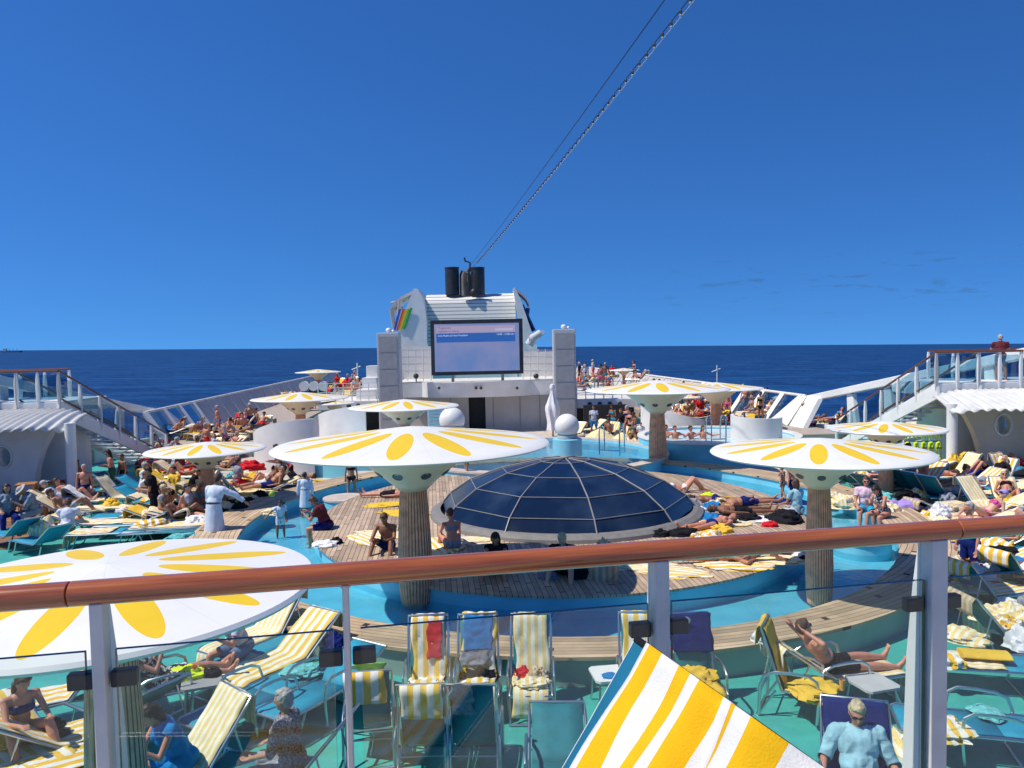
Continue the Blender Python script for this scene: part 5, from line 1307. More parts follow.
# ---- centre front row, facing the camera
R1 = [(429, 709, 183, 's0'), (479, 708, 181, 's0'), (532, 708, 178, 's1'), (642, 707, 176, 's0'), (697, 708, 183, 'yellow')]
for i, (px, py, rz, m_) in enumerate(R1):
    nth = ('first', 'second', 'third', 'fourth', 'fifth')[i]
    kind = 'full' if i < 4 else 'seat'
    p = L(px, py, rz, 72, 'teal', 1, 0, (kind, m_), look=f"{nth} of five upright loungers in the front row against the pool rim", tlook=f"towel on the {nth} upright lounger of the front row against the pool rim")
    if i == 0: drape(p, rz, 72, .20, .48, 'red', 'long red cloth on the first upright front lounger', .5, -.08)
    if i == 1: drape(p, rz, 72, .40, .46, 'blue', 'bright blue top hung on the second upright front lounger', .58); drape(p, rz, 72, .38, .2, 'grey', 'grey fringe cloth under the bright blue top', .26, .05); heap(p+Vector((-.0,.12,.36)), .26, 'black', 'black jacket heaped on the second front lounger seat', 'jacket', 'clothing', flat=.5); heap(p+Vector((.08,-.46,.14)), (.12,.06,.30), 'grey', 'grey cloth over the second front lounger foot end', 'cloth', 'clothing', flat=1.2)
    if i == 2: heap(p+Vector((-.12,.15,.40)), .12, 'red', 'small red cloth on the third front lounger seat', 'cloth', 'clothing', flat=.9); heap(p+Vector((.08,.05,.40)), .14, TAN, 'brown bag on the third front lounger seat', 'cloth', 'clothing', flat=.9)
    if i < 4: heap(p+Vector((rnd.uniform(-.08,.08),-.28,.44)), (.22,.14,.08), m_, f'crumpled towel on the seat of the {nth} upright front lounger')
    if i == 4:
        o = drape(p, rz, 72, .56, .50, 'navy', 'navy towel with round pale emblem on the fifth front lounger', .57, name='beach_towel')
        mb = MB(); mb.lathe([(.001,.004),(.075,.004),(.08,0),(.075,-.004),(.001,-.004)], 20); a = R(72); mt = Matrix.Translation((.08, -.12-.72*math.cos(a)+.085*math.sin(a), .36+.72*math.sin(a)+.085*math.cos(a))) @ Matrix.Rotation(R(-25-0), 4, 'X') @ Matrix.Rotation(R(90), 4, 'X')
        mb.v = [mt @ Vector(v) for v in mb.v]; mb.build('emblem', [CL['white']], o)
        heap(p+Vector((.0,.0,.40)), .26, 'yellow', 'plain yellow towel heaped on the fifth front lounger', flat=.5)
FR = [(372, 752, 8, ('back','s2'), 'orange striped towel over the leftmost chair seen from behind'), (426, 768, 2, ('back','s0'), 'striped towel over the middle chair seen from behind'), (476, 768, -2, None, '')]
for i, (px, py, rz, tw_, tl_) in enumerate(FR):
    p = L(px, py, rz, 72, 'teal', 1, 0, tw_, look=f"{('leftmost','middle','rightmost')[i]} of three armchair loungers seen from behind, facing the front row", tlook=tl_)
    if i == 0: drape(p, rz, 72, .34, .22, 'green', 'light green cloth over the leftmost chair seen from behind', .76, .03, off=.06)
    if i == 2: drape(p, rz, 72, .24, .42, 'grey', 'grey blue cloth over the rightmost chair seen from behind', .66, -.1, off=-.05)
L(560, 800, 178, 20, 'teal', 1, 0, None, look='empty teal armchair lounger at the bottom edge left of the big striped towel')
side_table(G(611, 706, 0), 8, 'white side table right of the third upright front lounger')
heap(G(611, 676, .455), (.12,.08,.03), 'blue', 'little blue cloth on the white side table', 'cloth', 'clothing')
p = L(795, 712, -118, 72, 'teal', 1, 0, ('full', 'yellow'), look='armchair lounger hidden by a plain yellow towel', tlook='plain yellow towel covering the armchair lounger left of the reclining man')
heap(p+Vector((.15,-.25,.36)), (.30,.36,.13), 'yellow', 'bunched end of the plain yellow towel on the seat')
p = L(832, 698, -80, 35, 'teal', 1, 0, ('full', 's1'), dict(pose='recline_arms', wear=[('swim_trunks', 'black')], hair=('short', 'brown'), skin=2, near=True, glasses=True, look='man in black trunks reclining by the rim behind the yellow towel'), look='lounger of the man in black trunks beside the pool rim', tlook='pale striped towel under the man in black trunks')
heap(p+Vector((-.95,.0,.80)), .13, 'white', 'white cloth on top of the backrest behind the reclining man', 'cloth', 'clothing', flat=.8)
p = L(860, 830, 163, 65, 'teal', 1, 0, ('back', 'navy'), dict(pose='lounge_up', wear=[('shirt', 'skyblue'), ('shorts', 'grey')], hair=('short', 'blond'), skin=2, near=True, glasses=True, look='grey blond person in sky blue shirt and sunglasses, bottom right'), look='lounger under the woman in the sky blue shirt', tlook='navy towel behind the woman in the sky blue shirt')
wq = [o for o, l_, a_ in THINGS if l_.startswith('grey blond person')][0]; Bq = body('lounge_up', False, True)['g']
mb = MB(); nk = Bq['neck']-Bq['T']*.005; mb.tube([nk+Bq['X']*(.072*math.cos(a))+Bq['Fw']*(.070*math.sin(a)+.012)-Bq['T']*(.045 if math.sin(a) > .6 else 0) for a in [math.tau*i/20 for i in range(20)]], .013, 8, closed=True); mb.build('shirt_collar', CL['skyblue'], wq, True)
side_table(G(872, 716, 0), 15, 'grey side table behind the navy towel, right of the yellow heap', GREYL)
mb = MB(); mb.lathe([(.001,0),(.03,0),(.035,.13),(.03,.13)], 16); o = mb.build('drinking_glass', mat('drink', (.75,.35,.05), .2), None, True); o.location = G(842, 690, .45); tag(o, 'glass of orange drink right of the reclining man in black trunks', 'glass')
# right foreground
p = L(985, 755, 74, 0, 'blue', 1, 0, None, look='flat blue lounger at the lower right corner, nearest one there')
heap(p+Vector((-.55,-.1,.36)), (.30,.34,.12), 's0', 'striped towel crumpled on the lower right corner lounger'); heap(p+Vector((.15,.2,.38)), (.16,.22,.05), 'turq', 'turquoise print cloth on the lower right corner lounger', 'cloth', 'clothing')
p = L(990, 688, 76, 0, 'blue', 0, 0, ('seat', 's1'), look='flat blue lounger right of the fin post, second from the bottom', tlook='pale striped towel on the second flat blue lounger from the bottom right')
heap(p+Vector((-.62,-.05,.38)), (.20,.22,.13), 's2', 'striped bundle on the second flat blue lounger'); 
mb = MB(); mb.grid(lambda u, v: (.30*(u-.5)*2, .16*math.cos(v*math.tau), .05+.045*math.sin(v*math.tau)), 12, 16); mb.add([(-.30,.16*math.cos(v*math.tau/16),.05+.045*math.sin(v*math.tau/16)) for v in range(16)], [tuple(range(16))]); o = mb.build('folded_towel', TY, None, True); o.location = p+Vector((-.05,.05,.40)); o.rotation_euler.z = R(-14); tag(o, 'folded plain yellow towel on the second flat blue lounger', 'towel')
p = L(1004, 656, -86, 50, 'teal', 0, 0, ('full', 'tan'), look='lounger with tan towel in the shade, at the right edge', tlook='tan striped towel over the shaded lounger at the right edge')
L(1030, 634, -80, 0, 'teal', 0, 0, ('full', 's1'), dict(pose='phone', wear=[('tank_top', 'black'), ('shorts', 'grey')], hair=('bun', 'dark'), skin=1, fem=True, near=True, look='dark haired woman in black top looking down, right edge'))
L(985, 612, -74, 50, 'blue', 0, 0, ('full', 's0')); L(1012, 598, 95, 0, 'blue', 0, 1, ('full', 's1')); L(965, 590, -70, 50, 'teal', 0, 1, ('full', 's2')); L(1015, 575, 92, 20, 'blue', 0, 1, ('full', 's0'))
L(985, 566, 94, 0, 'blue', 0, 1, ('seat', 's1')); L(1030, 556, 90, 0, 'teal', 0, 1, ('full', 's1')); 
heap(G(1003, 552, .4), (.3,.2,.12), 'black', 'black bag among pale towels right of the handrail joint', 'bag', 'bag'); heap(G(960, 566, .38), (.35,.3,.14), 's1', 'pale towel bundle below the handrail, right side'); heap(G(1010, 612, .38), (.3,.2,.1), 'yellow', 'yellow towel beside the woman in black top'); heap(G(1020, 648, .38), (.18,.18,.3), 'white', 'white cloth at the right edge beside the tan towel')
heap(G(903, 760, .0), (.22,.4,.3), 's1', 'pale striped towel hanging behind the big right post')
# left foreground
p = L(286, 682, 147, 35, 'blue', 0, 0, ('full', 's0'), look='long blue lounger left of the thin post under a striped towel', tlook='long striped towel nearest the thin post, reaching down left')
L(263, 655, 147, 50, 'blue', 0, 0, ('full', 's1'), look='long lounger behind the one nearest the thin post', tlook='long pale striped towel behind the one nearest the thin post')
L(243, 678, 147, 0, 'blue', 0, 0, None, dict(pose='phone', wear=[('t_shirt', 'lightgrey'), ('shorts', 'jeans')], hair=('short', 'brown'), skin=2, near=True, look='man in light grey shirt bent over his phone, left foreground'), look='blue lounger under the man in light grey shirt')
L(325, 712, 148, 20, 'blue', 1, 0, None, look='bare blue lounger touching the thin post'); L(258, 722, 148, 0, 'blue', 1, 0, None, look='bare blue lounger beside the grey side table')
heap(G(303, 672, .40), (.28,.22,.10), 'turq', 'turquoise and white towel in front of the long striped towels'); heap(G(335, 648, .40), (.18,.14,.2), 'navy', 'navy cloth on the rim side of the thin post', 'cloth', 'clothing')
side_table(G(203, 713, 0), 20, 'grey side table with a drink, left foreground', GREYP)
mb = MB(); mb.lathe([(.001,0),(.035,0),(.04,.14),(.035,.14)], 16); o = mb.build('drinking_glass', mat('spritz', (.80,.18,.04), .2), None, True); o.location = G(195, 676, .455); tag(o, 'orange drink on the grey side table at left', 'glass')
heap(G(212, 675, .455), (.12,.10,.10), 'black', 'black hat lying on the grey side table', 'hat', 'hat')
L(165, 712, -62, 35, 'teal', 1, 0, None, dict(pose='recline_book', wear=[('dress', 'print')], hair=('short', 'brown'), skin=2, fem=True, near=True, look='person in black and white patterned dress below the huge disc'), look='lounger under the person in the patterned dress')
heap(G(188, 676, .45), (.24,.16,.14), mat('neon_yellow', (.72,.85,.02), .8), 'neon yellow cloth below the huge petal disc', 'cloth', 'clothing')
p = L(184, 800, 138, 50, 'teal', 0, 0, ('back', 's1'), dict(pose='phone', wear=[('dress', 'blue')], hair=('long', 'dark'), skin=2, fem=True, near=True, look='dark haired woman in bright blue dress beside the big column'), look='dark teal lounger behind the woman in the blue dress', tlook='striped towel over the lounger behind the woman in blue')
L(292, 806, 80, 50, 'teal', 0, 0, None, dict(pose='sit', wear=[('shirt', 'flowers'), ('trousers', 'grey')], hair=('short', 'grey'), skin=1, fem=True, near=True, look='grey haired woman in small flowered shirt seen from behind'), look='chair under the woman in the flowered shirt')
heap(G(238, 790, .6), (.14,.10,.16), 'grey', 'grey bag beside the woman in the flowered shirt', 'bag', 'bag')
L(20, 770, -128, 20, 'blue', 0, 0, ('full', 's0'), dict(pose='sit_cross', wear=[('bikini_bottom', 'navy'), ('bikini_top', 'navy')], hair=('long', 'brown'), skin=2, fem=True, near=True, look='long haired woman in navy bikini at the left edge'), look='lounger under the woman at the left edge', tlook='striped towel under the woman at the left edge')
L(70, 765, -50, 35, 'blue', 0, 0, ('full', 's0')); L(40, 800, -55, 0, 'blue', 0, 0, ('full', 's2')); L(60, 722, 120, 50, 'blue', 0, 0, ('back', 's2')); L(130, 735, 60, 35, 'teal', 0, 0, None)
heap(G(40, 735, .4), (.3,.2,.15), 'black', 'black bag with pale trim on the striped towel, left edge', 'bag', 'bag'); heap(G(5, 740, .4), (.3,.25,.18), 'yellow', 'yellow towel bunched at the left edge'); heap(G(150, 690, .0), (.2,.2,.3), 's2', 'striped cloth behind the big left column')
L(600, 812, 150, 20, 'blue', 0, 0, None, look='blue lounger below the big striped towel')
# ---- island
flat = lambda px, py, rz, m, z=ISL, kind='seat', **k: heap(G(px, py, z), (.36, .72, .05), m, k.get('look') or f"{TNAME.get(m, 'striped')} towel spread on the boards", rz=R(rz))
for a in ((640,566,80,'s1'), (672,572,70,'s0'), (612,562,100,'yellow'), (735,566,85,'s2'), (775,560,80,'s1'), (445,545,20,'s0'), (425,556,60,'s1'), (470,541,95,'s1'), (405,513,80,'yellow'), (392,505,95,'yellow'), (385,535,70,'s1'), (372,540,40,'s0'), (698,500,70,'s1'), (735,500,75,'yellow'), (725,524,80,'s0'), (765,520,80,'white'), (790,502,60,'navy'), (690,515,80,'blue'), (695,532,80,'yellow')): flat(*a)
PP(388, 549, ISL, 172, 'sit_cross', [('swim_trunks', 'navy')], skin=3, near=True, look='tanned person sitting with drawn-up knees left of the front column')
PP(392, 497, ISL, 80, 'supine', [('swim_trunks', 'black')], skin=2)
PP(453, 549, ISL, 15, 'sit_cross', [('bikini_top', 'grey'), ('bikini_bottom', 'grey')], hair=('bun', 'brown'), skin=2, fem=True, near=True, look='woman with hair bun sitting right of the front column')
PP(498, 573, ISL, 172, 'sit_cross', [('dress', 'black')], hair=('long', 'dark'), skin=1, fem=True, near=True, look='dark haired woman in black crouching below the dome')
PP(565, 574, ISL, 165, 'sit_cross', [('t_shirt', 'black'), ('shorts', 'black')], hair=('short', 'blond'), skin=0, near=True, look='blond person in black crouching below the dome')
bag(G(578, 578, ISL), 'black', 'black backpack on the boards below the dome'); heap(G(548, 578, ISL), (.2,.15,.12), TGY, 'pair of grey shoes and cloths by the crouching blond person', 'shoes', 'shoes'); heap(G(604, 578, ISL), (.30,.25,.62), 'tan', 'tan towel hung over a crouched shape below the dome', flat=1)
heap(G(640, 556, ISL), (.1,.1,.08), 'red', 'small red cloth on the yellow towels', 'cloth', 'clothing'); heap(G(325, 546, ISL), (.3,.2,.12), 'white', 'heap of white and dark clothes at the island edge', 'clothes', 'clothing'); heap(G(336, 543, ISL), (.16,.14,.12), 'black', 'dark cloth in the clothes heap at the island edge', 'clothes', 'clothing')
PP(712, 561, ISL, 88, 'prone', [('swim_briefs', 'grey')], skin=1); PP(748, 561, ISL, -92, 'kneesup', [('bikini_bottom', 'grey'), ('bikini_top', 'grey')], hair=('long', 'brown'), fem=True, skin=1); PP(778, 553, ISL, -95, 'supine_arms', [('bikini_bottom', 'red'), ('bikini_top', 'red')], hair=('bun', 'dark'), fem=True, skin=2)
PP(684, 492, ISL, -88, 'kneesup', [('bikini_bottom', 'white'), ('bikini_top', 'white')], hair=('long', 'brown'), fem=True, skin=2, near=True, look='woman lying with raised knees at the right rim of the dome')
PP(738, 514, ISL, -84, 'supine', [('swim_trunks', 'black')], skin=3, near=True, look='tanned man in black trunks lying right of the dome'); PP(715, 503, ISL, -110, 'prone', [('bikini_bottom', 'navy')], hair=('bob', 'dark'), fem=True, skin=3)
PP(712, 528, ISL, 118, 'supine', [('bikini_bottom', 'navy')], hair=('bob', 'brown'), fem=True, skin=2); PP(745, 505, ISL, -80, 'prone', [('swim_trunks', 'navy')], skin=1)
for a in ((708,497,(.2,.18,.12),mat('neon_yellow',(.7,.8,0)),'neon cloth beside the sunbathers'), (712,508,(.25,.2,.16),'blue','bright blue towel ball'), (712,520,(.2,.2,.14),'blue','second bright blue towel ball'), (750,520,(.3,.2,.16),'black','black clothes heap'), (775,520,(.25,.2,.12),'black','black bag heap'), (683,535,(.35,.2,.16),'black','black bag against the dome ring'), (660,536,(.25,.15,.14),'black','black towel against the dome ring'), (725,532,(.2,.15,.12),'yellow','yellow cloth ball'), (770,526,(.2,.15,.1),'red','reddish cloth ball'), (700,510,(.15,.15,.1),'white','white cloth ball'), (808,560,(.2,.15,.08),'black','black sandals heap')):
    heap(G(a[0], a[1], ISL), a[2], a[3], a[4], 'bundle', 'clothing')
PP(797, 514, ISL, 22, 'sit', [('t_shirt', 'skyblue'), ('shorts', 'lightgrey')], hair=('bob', 'brown'), fem=True, skin=1, near=True, look='person in pale blue shirt sitting on the island edge at right')
ST(783, 466, 502, ISL, 35, 'walk', [('bikini_bottom', 'print'), ('bikini_top', 'print')], hair=('bun', 'brown'), skin=1, fem=True, near=True, look='walking girl in patterned bikini right of the sunbathers'); ST(792, 466, 502, ISL, 25, 'walk', [('swim_trunks', 'navy')], skin=2, near=True, look='walking boy in navy trunks beside the girl')
PP(327, 529, ISL, 84, 'phone', [('t_shirt', 'maroon'), ('shorts', 'navy')], skin=1, near=True, look='man in maroon T-shirt sitting with feet in the pool')
ST(281, 500, 538, .03, -160, 'reach', [('t_shirt', 'paleblue'), ('shorts', 'white')], hair=('short', 'dark'), skin=3, near=True, look='child in pale shirt holding up a green ball')
mb = MB(); mb.sphere((0,0,0), .08, 16); o = mb.build('ball', mat('apple_green', (.25,.40,.03), .4), None, True); o.location = P(272, 494, G(281,538,.03).y); tag(o, 'small green ball in the raised hand of the child', 'ball')
ST(306, 470, 517, .03, 10, 'stand', [('robe', 'paleblue')], hair=('short', 'dark'), skin=1, near=True, look='man in pale bathrobe standing in the ring pool'); ST(352, 455, 501, .03, 8, 'stand', [('bikini_bottom', 'black'), ('bikini_top', 'black')], hair=('bun', 'brown'), skin=1, fem=True, near=True, look='woman in black bikini standing in the pool behind the biggest disc')
ST(467, 461, 480, .3, 100, 'stand', [('swimsuit', 'black')], hair=('bun', 'dark'), skin=1, fem=True, look='bather at the main pool between biggest disc and dome')
# ---- left deck
ST(155, 463, 528, 0, 110, 'stand_busy', [('t_shirt', 'black'), ('shorts', 'black')], hair=('short', 'dark'), skin=1, near=True, look='person standing all in black with bare legs, left crowd')
ST(215, 470, 548, 0, -18, 'reach', [('robe', 'paleblue')], hair=('short', 'brown'), skin=1, near=True, look='man in long pale bathrobe reaching to the right, left crowd')
ST(86, 462, 511, 0, 195, 'stand', [('swim_briefs', 'navy')], hair=('short', 'grey'), skin=2, near=True, look='grey haired man in dark briefs standing left of the stairs')
ST(113, 447, 495, 0, 120, 'stand_busy', [('swim_trunks', 'green')], hair=('long', 'dark'), skin=2, near=True, look='long haired person in dark green trunks by the left stairs'); ST(124, 452, 494, 0, 150, 'stand', [('swim_trunks', 'black')], skin=3)
PP(245, 524, 0, 60, 'sit_cross', [('t_shirt', 'black'), ('shorts', 'black')], skin=1, near=True, look='person in black T-shirt crouching right of the robed man')
L(145, 512, -95, 35, 'blue', who=dict(pose='sit_legs', wear=[('t_shirt', 'white'), ('shorts', 'lightgrey')], hair=('short', 'brown'), skin=1))
L(145, 500, -90, 35, 'blue', who=dict(pose='sit', wear=[('t_shirt', 'white')], hair=('short', 'grey'), skin=1)); L(70, 524, -72, 35, 'teal', tw=('full', 's1'), who=dict(pose='recline_knees', wear=[('swim_trunks', 'lightgrey')], hair=('short', 'brown'), skin=1, glasses=True))
L(62, 515, -68, 35, 'teal', tw=('full', 's1'), who=dict(pose='recline', wear=[('t_shirt', 'white'), ('shorts', 'lightgrey')], hair=('cap', 'grey'), skin=0, glasses=True))
PP(68, 532, 0.2, 20, 'sit_cross', [('t_shirt', 'paleblue')], hair=('short', 'brown'), skin=1, look='person in pale blue shirt seen from behind above the huge disc')
heap(G(44, 540, .2), (.4,.3,.5), 's1', 'pale yellow towel bundle above the huge disc', flat=1); L(15, 548, 60, 35, 'blue'); L(45, 556, 60, 35, 'blue')
L(96, 512, -75, 35, 'teal', tw=('back', 'white')); L(122, 508, -95, 50, 'blue', tw=('full', 's1')); L(128, 528, -85, 0, 'blue', tw=('seat', 's0')); L(178, 530, -80, 0, 'teal'); L(170, 520, -85, 20, 'blue'); L(200, 538, 95, 0, 'blue', tw=('full', 's0')); L(135, 536, 95, 20, 'blue'); L(110, 545, 95, 0, 'blue', tw=('seat', 's2')); L(165, 541, 100, 0, 'teal')
L(182, 521, -80, 20, 'blue', who=dict(pose='phone', wear=[('bikini_top', 'black'), ('bikini_bottom', 'black')], hair=('bun', 'dark'), skin=2, fem=True))
L(190, 506, -70, 35, 'teal', tw=('full', 's2'), who=dict(pose='phone', wear=[('dress', 'black')], hair=('bun', 'dark'), skin=1, fem=True)); L(200, 500, -80, 35, 'teal', tw=('full', 's0'), who=dict(pose='sit', wear=[('bikini_top', 'pink')], hair=('short', 'brown'), skin=2))
PP(176, 493, .3, 150, 'sit', [('shirt', 'yellow')], skin=2); L(165, 492, -100, 35, 'teal', tw=('full', 'yellow')); L(172, 498, -100, 20, 'teal', tw=('full', 's2'))
ST(168, 434, 462, .0, 20, 'stand', [('t_shirt', 'red'), ('shorts', 'black')], hair=('short', 'brown'), skin=2, near=True, look='man in red shirt standing behind the left crowd sunshade')
for px, py, rz, bk, m_, c_ in ((236,505,-60,65,'s1',0), (250,507,-65,50,'s0',0), (263,512,-70,65,'s1',0), (243,514,-60,50,None,0), (270,520,-80,20,'s1',0), (285,522,-85,0,None,0), (250,530,-80,0,'green',0), (275,508,-85,0,'yellow',0), (228,498,-70,50,'s1',0), (298,500,-85,0,None,0), (288,510,95,0,None,0)):
    L(px, py, rz, bk, 'blue' if m_ is None else 'teal', tw=('full', m_) if m_ else None)
heap(G(273, 514, .4), (.35,.25,.15), 's1', 'pale towel bundle left of the robed man in the pool'); heap(G(240, 510, .3), (.2,.2,.3), 'green', 'greenish towel bundle by the raised blue backrest')
PP(273, 490, .1, -150, 'sit_cross', [('t_shirt', 'white'), ('shorts', 'grey')], hair=('bun', 'dark'), skin=2, near=True, look='person in white shirt crouching at the foot of the curved white wall')
L(228, 478, -85, 20, 'teal', tw=('full', 's1'), who=dict(pose='kneesup', wear=[('bikini_bottom', 'black'), ('bikini_top', 'black')], hair=('bob', 'brown'), skin=1, fem=True)); heap(G(252, 470, .4), (.5,.3,.35), 'red', 'red towel left of the curved white wall', flat=1); heap(G(244, 480, .3), (.4,.3,.3), 's1', 'pale towel heap below the red towel')
L(215, 470, -90, 20, 'teal', tw=('full', 's0'), who=dict(pose='supine', wear=[('swim_trunks', 'black')], skin=2)); L(180, 483, -90, 35, 'teal', tw=('full', 's2')); L(190, 476, -90, 35, 'teal', tw=('full', 's1'))
# shaded seats under the left shelter
def stool_table(px, py, h_, label, r_=.26):
    p = G(px, py, 0); root = empty('bar_stool' if h_ < .8 else 'bar_table', (p.x, p.y, 0), R(20), label, 'stool' if h_ < .8 else 'table'); WD = mat('orange_wood', (.40,.17,.055), .5, var=.2)
    mb = MB(); mb.box((0,0,h_-.03), (2*r_, 2*r_, .05)); mb.build('top', WD, root)
    for sx in (-1, 1):
        for sy in (-1, 1): mb = MB(); mb.box((sx*(r_-.04), sy*(r_-.04), (h_-.055)/2), (.06,.06,h_-.055)); mb.build('leg', WD, root)
    mb = MB(); mb.box((0,-r_+.04,h_*.4), (2*r_-.15,.04,.05)); mb.build('rung', WD, root)
stool_table(28, 516, 1.0, 'orange wooden high table between two seated people, left shelter'); stool_table(8, 524, .62, 'orange wooden stool at the left edge under the shelter', .2); stool_table(40, 520, .62, 'orange wooden stool right of the high table', .2)
PP(8, 517, .60, -140, 'sit', [('shirt', 'grey'), ('trousers', 'navy')], hair=('long', 'dark'), skin=1, fem=True, near=True, look='long haired person in grey in the shade at the left edge'); PP(36, 514, .60, 140, 'phone', [('shirt', 'grey'), ('trousers', 'grey')], hair=('hat', 'grey'), skin=1, near=True, look='person with hat in grey in the shade by the high table')
# ---- right deck
PP(866, 511, .46, 158, 'sit', [('t_shirt', 'palepink'), ('shorts', 'cyan')], hair=('short', 'brown'), skin=2, near=True, glasses=True, look='man in pale pink shirt and cyan shorts on the rim')
PP(884, 516, .46, 118, 'phone', [('swimsuit', 'print')], hair=('long', 'dark'), skin=2, fem=True, near=True, look='dark haired woman in patterned swimsuit beside the man in pink')
heap(G(906, 519, .1), (.75,.4,.5), 'lilac', 'lilac towel bulging beside the rim, right', flat=1); heap(G(889, 520, .2), (.35,.3,.4), 's1', 'pale towel between patterned swimsuit and lilac towel', flat=1); heap(G(866, 505, .4), (.2,.2,.15), 'white', 'white bundle beside the man in pink', 'cloth', 'clothing'); heap(G(920, 510, .3), (.4,.3,.3), 'black', 'black cloth right of the lilac towel', 'cloth', 'clothing')
L(938, 522, -78, 20, 'teal', tw=('full', 'tan')); L(920, 530, -80, 0, 'blue', tw=('full', 's1')); L(960, 534, 90, 0, 'teal', tw=('full', 's2'))
for px, py, rz, bk in ((905,500,-62,50), (921,503,-62,50), (940,508,-64,50), (850,494,-60,35), (860,500,-62,35), (838,492,-60,35)): L(px, py, rz, bk, 'teal')
L(850, 480, -80, 20, 'teal', tw=('full', 's1')); L(872, 484, -80, 35, 'teal', tw=('back', 's1')); heap(G(845, 507, .3), (.5,.35,.3), 's1', 'pale towel heap behind the man in pink'); heap(G(826, 500, .3), (.4,.3,.25), 's0', 'striped towel heap right of the ring pool column')
L(958, 508, -90, 0, 'blue', who=dict(pose='sit_cross', wear=[('swim_trunks', 'lightgrey')], hair=('bun', 'brown'), skin=2)); 
L(984, 516, 198, 50, 'teal', 0, 0, ('full', 's1'), look='lounger with long pale striped towel right of the shelter column', tlook='long pale striped towel right of the shelter column')
L(985, 533, 92, 20, 'teal', tw=('full', 's2'), who=dict(pose='recline_knees', wear=[('bikini_bottom', 'pink'), ('bikini_top', 'pink')], hair=('cap', 'lilac'), skin=0, fem=True, near=True, glasses=True, look='woman with lilac cap and pink bikini just above the handrail'))
L(1008, 512, 160, 35, 'teal', tw=('full', 's1'), who=dict(pose='recline_knees', wear=[('bikini_bottom', 'black'), ('bikini_top', 'black')], hair=('bob', 'blond'), skin=2, fem=True, near=True, glasses=True, look='blond woman in black bikini and sunglasses at the right edge'))
L(1010, 490, 205, 65, 'blue', tw=('full', 's2')); L(990, 486, 85, 20, 'blue', who=dict(pose='kneesup', wear=[('swim_trunks', 'black')], skin=2)); L(1022, 478, 85, 20, 'blue', tw=('full', 's2'), who=dict(pose='kneesup', wear=[('swim_trunks', 'red')], skin=2)); L(1020, 500, 90, 0, 'blue'); L(1015, 528, 95, 0, 'blue', tw=('full', 'white')); L(1002, 520, 95, 20, 'blue', tw=('full', 's1')); L(975, 497, 100, 35, 'teal', tw=('full', 's2'))
PP(974, 476, .1, 150, 'sit_cross', [('swim_briefs', 'black')], skin=2); L(925, 480, 90, 20, 'teal', tw=('full', 's1'), who=dict(pose='supine', wear=[('swim_trunks', 'blue')], skin=2)); L(902, 486, -80, 0, 'blue', who=dict(pose='kneesup', wear=[('swim_trunks', 'black')], skin=3)); L(935, 488, 92, 0, 'blue', tw=('full', 's2'), who=dict(pose='prone', wear=[('bikini_bottom', 'navy')], hair=('bob', 'brown'), skin=2, fem=True)); L(948, 478, 95, 35, 'teal', tw=('full', 'yellow')); L(958, 484, 100, 50, 'teal', tw=('full', 's1'))
heap(G(956, 470, .3), (.4,.3,.5), 'yellow', 'yellow towel heap at the foot of the shelter column', flat=1)
ST(1001, 331, 380.5, 3.2, -25, 'lean', [('t_shirt', 'maroon'), ('shorts', 'grey')], hair=('short', 'grey'), skin=2, near=True, look='man in maroon shirt leaning on the upper right railing')
# life jacket rack
p = G(922, 470, 0); root = empty('life_jacket_rack', (p.x, p.y, 0), R(-5), 'rack of neon yellow life jackets behind the right petal disc', 'rack', None)
for x in (-.65, .65): mb = MB(); mb.tube([(x,0,0),(x,0,1.55)], .03, 8); mb.build('upright', WHITE, root)
for z_ in (.55, 1.05, 1.5): mb = MB(); mb.tube([(-.65,0,z_),(.65,0,z_)], .02, 6); mb.build('bar', BLACK, root)
NEON = mat('neon_vest', (.62,.80,.03), .7, var=.15)
for r_ in range(3):
    for c_ in range(5):
        mb = MB(); sd = r_*5+c_
        for s in (-1, 1): mb.sphere((s*.055,-.06,-.17), (.05,.05,.19), 10)
        mb.sphere((0,-.05,-.03), (.09,.06,.06), 10); mb.box((0,-.10,-.2), (.2,.02,.03), 1); o = mb.build('life_jacket', [NEON, BLACK], None, True)
        x_ = -.52+.26*c_; q = root.location+Matrix.Rotation(R(-5),3,'Z') @ Vector((x_, -.03, .55+.475*r_)); o.location = q; o.rotation_euler.z = R(-5+rnd.uniform(-14,14))
        tag(o, f"neon yellow life jacket, {('bottom','middle','top')[r_]} row of the rack, {('first','second','third','fourth','fifth')[c_]} from the left", 'life jacket', 'life jackets on the rack')
# whirlpool bathers
for px, py, hs, m_ in ((666,441,('short','dark'),'black'), (676,442,('bun','brown'),'black'), (692,442,('short','dark'),'red'), (704,442,('long','brown'),'navy')):
    PP(px, py+4, .55, 150+px%7*12, 'soak', [('swim_briefs', m_)], hair=hs, skin=2, scale=.95)
ST(641, 421, 447, .0, 170, 'stand_busy', [('t_shirt', 'white'), ('trousers', 'red')], hair=('short', 'brown'), skin=2, look='person in white shirt and red trousers left of the slatted column')
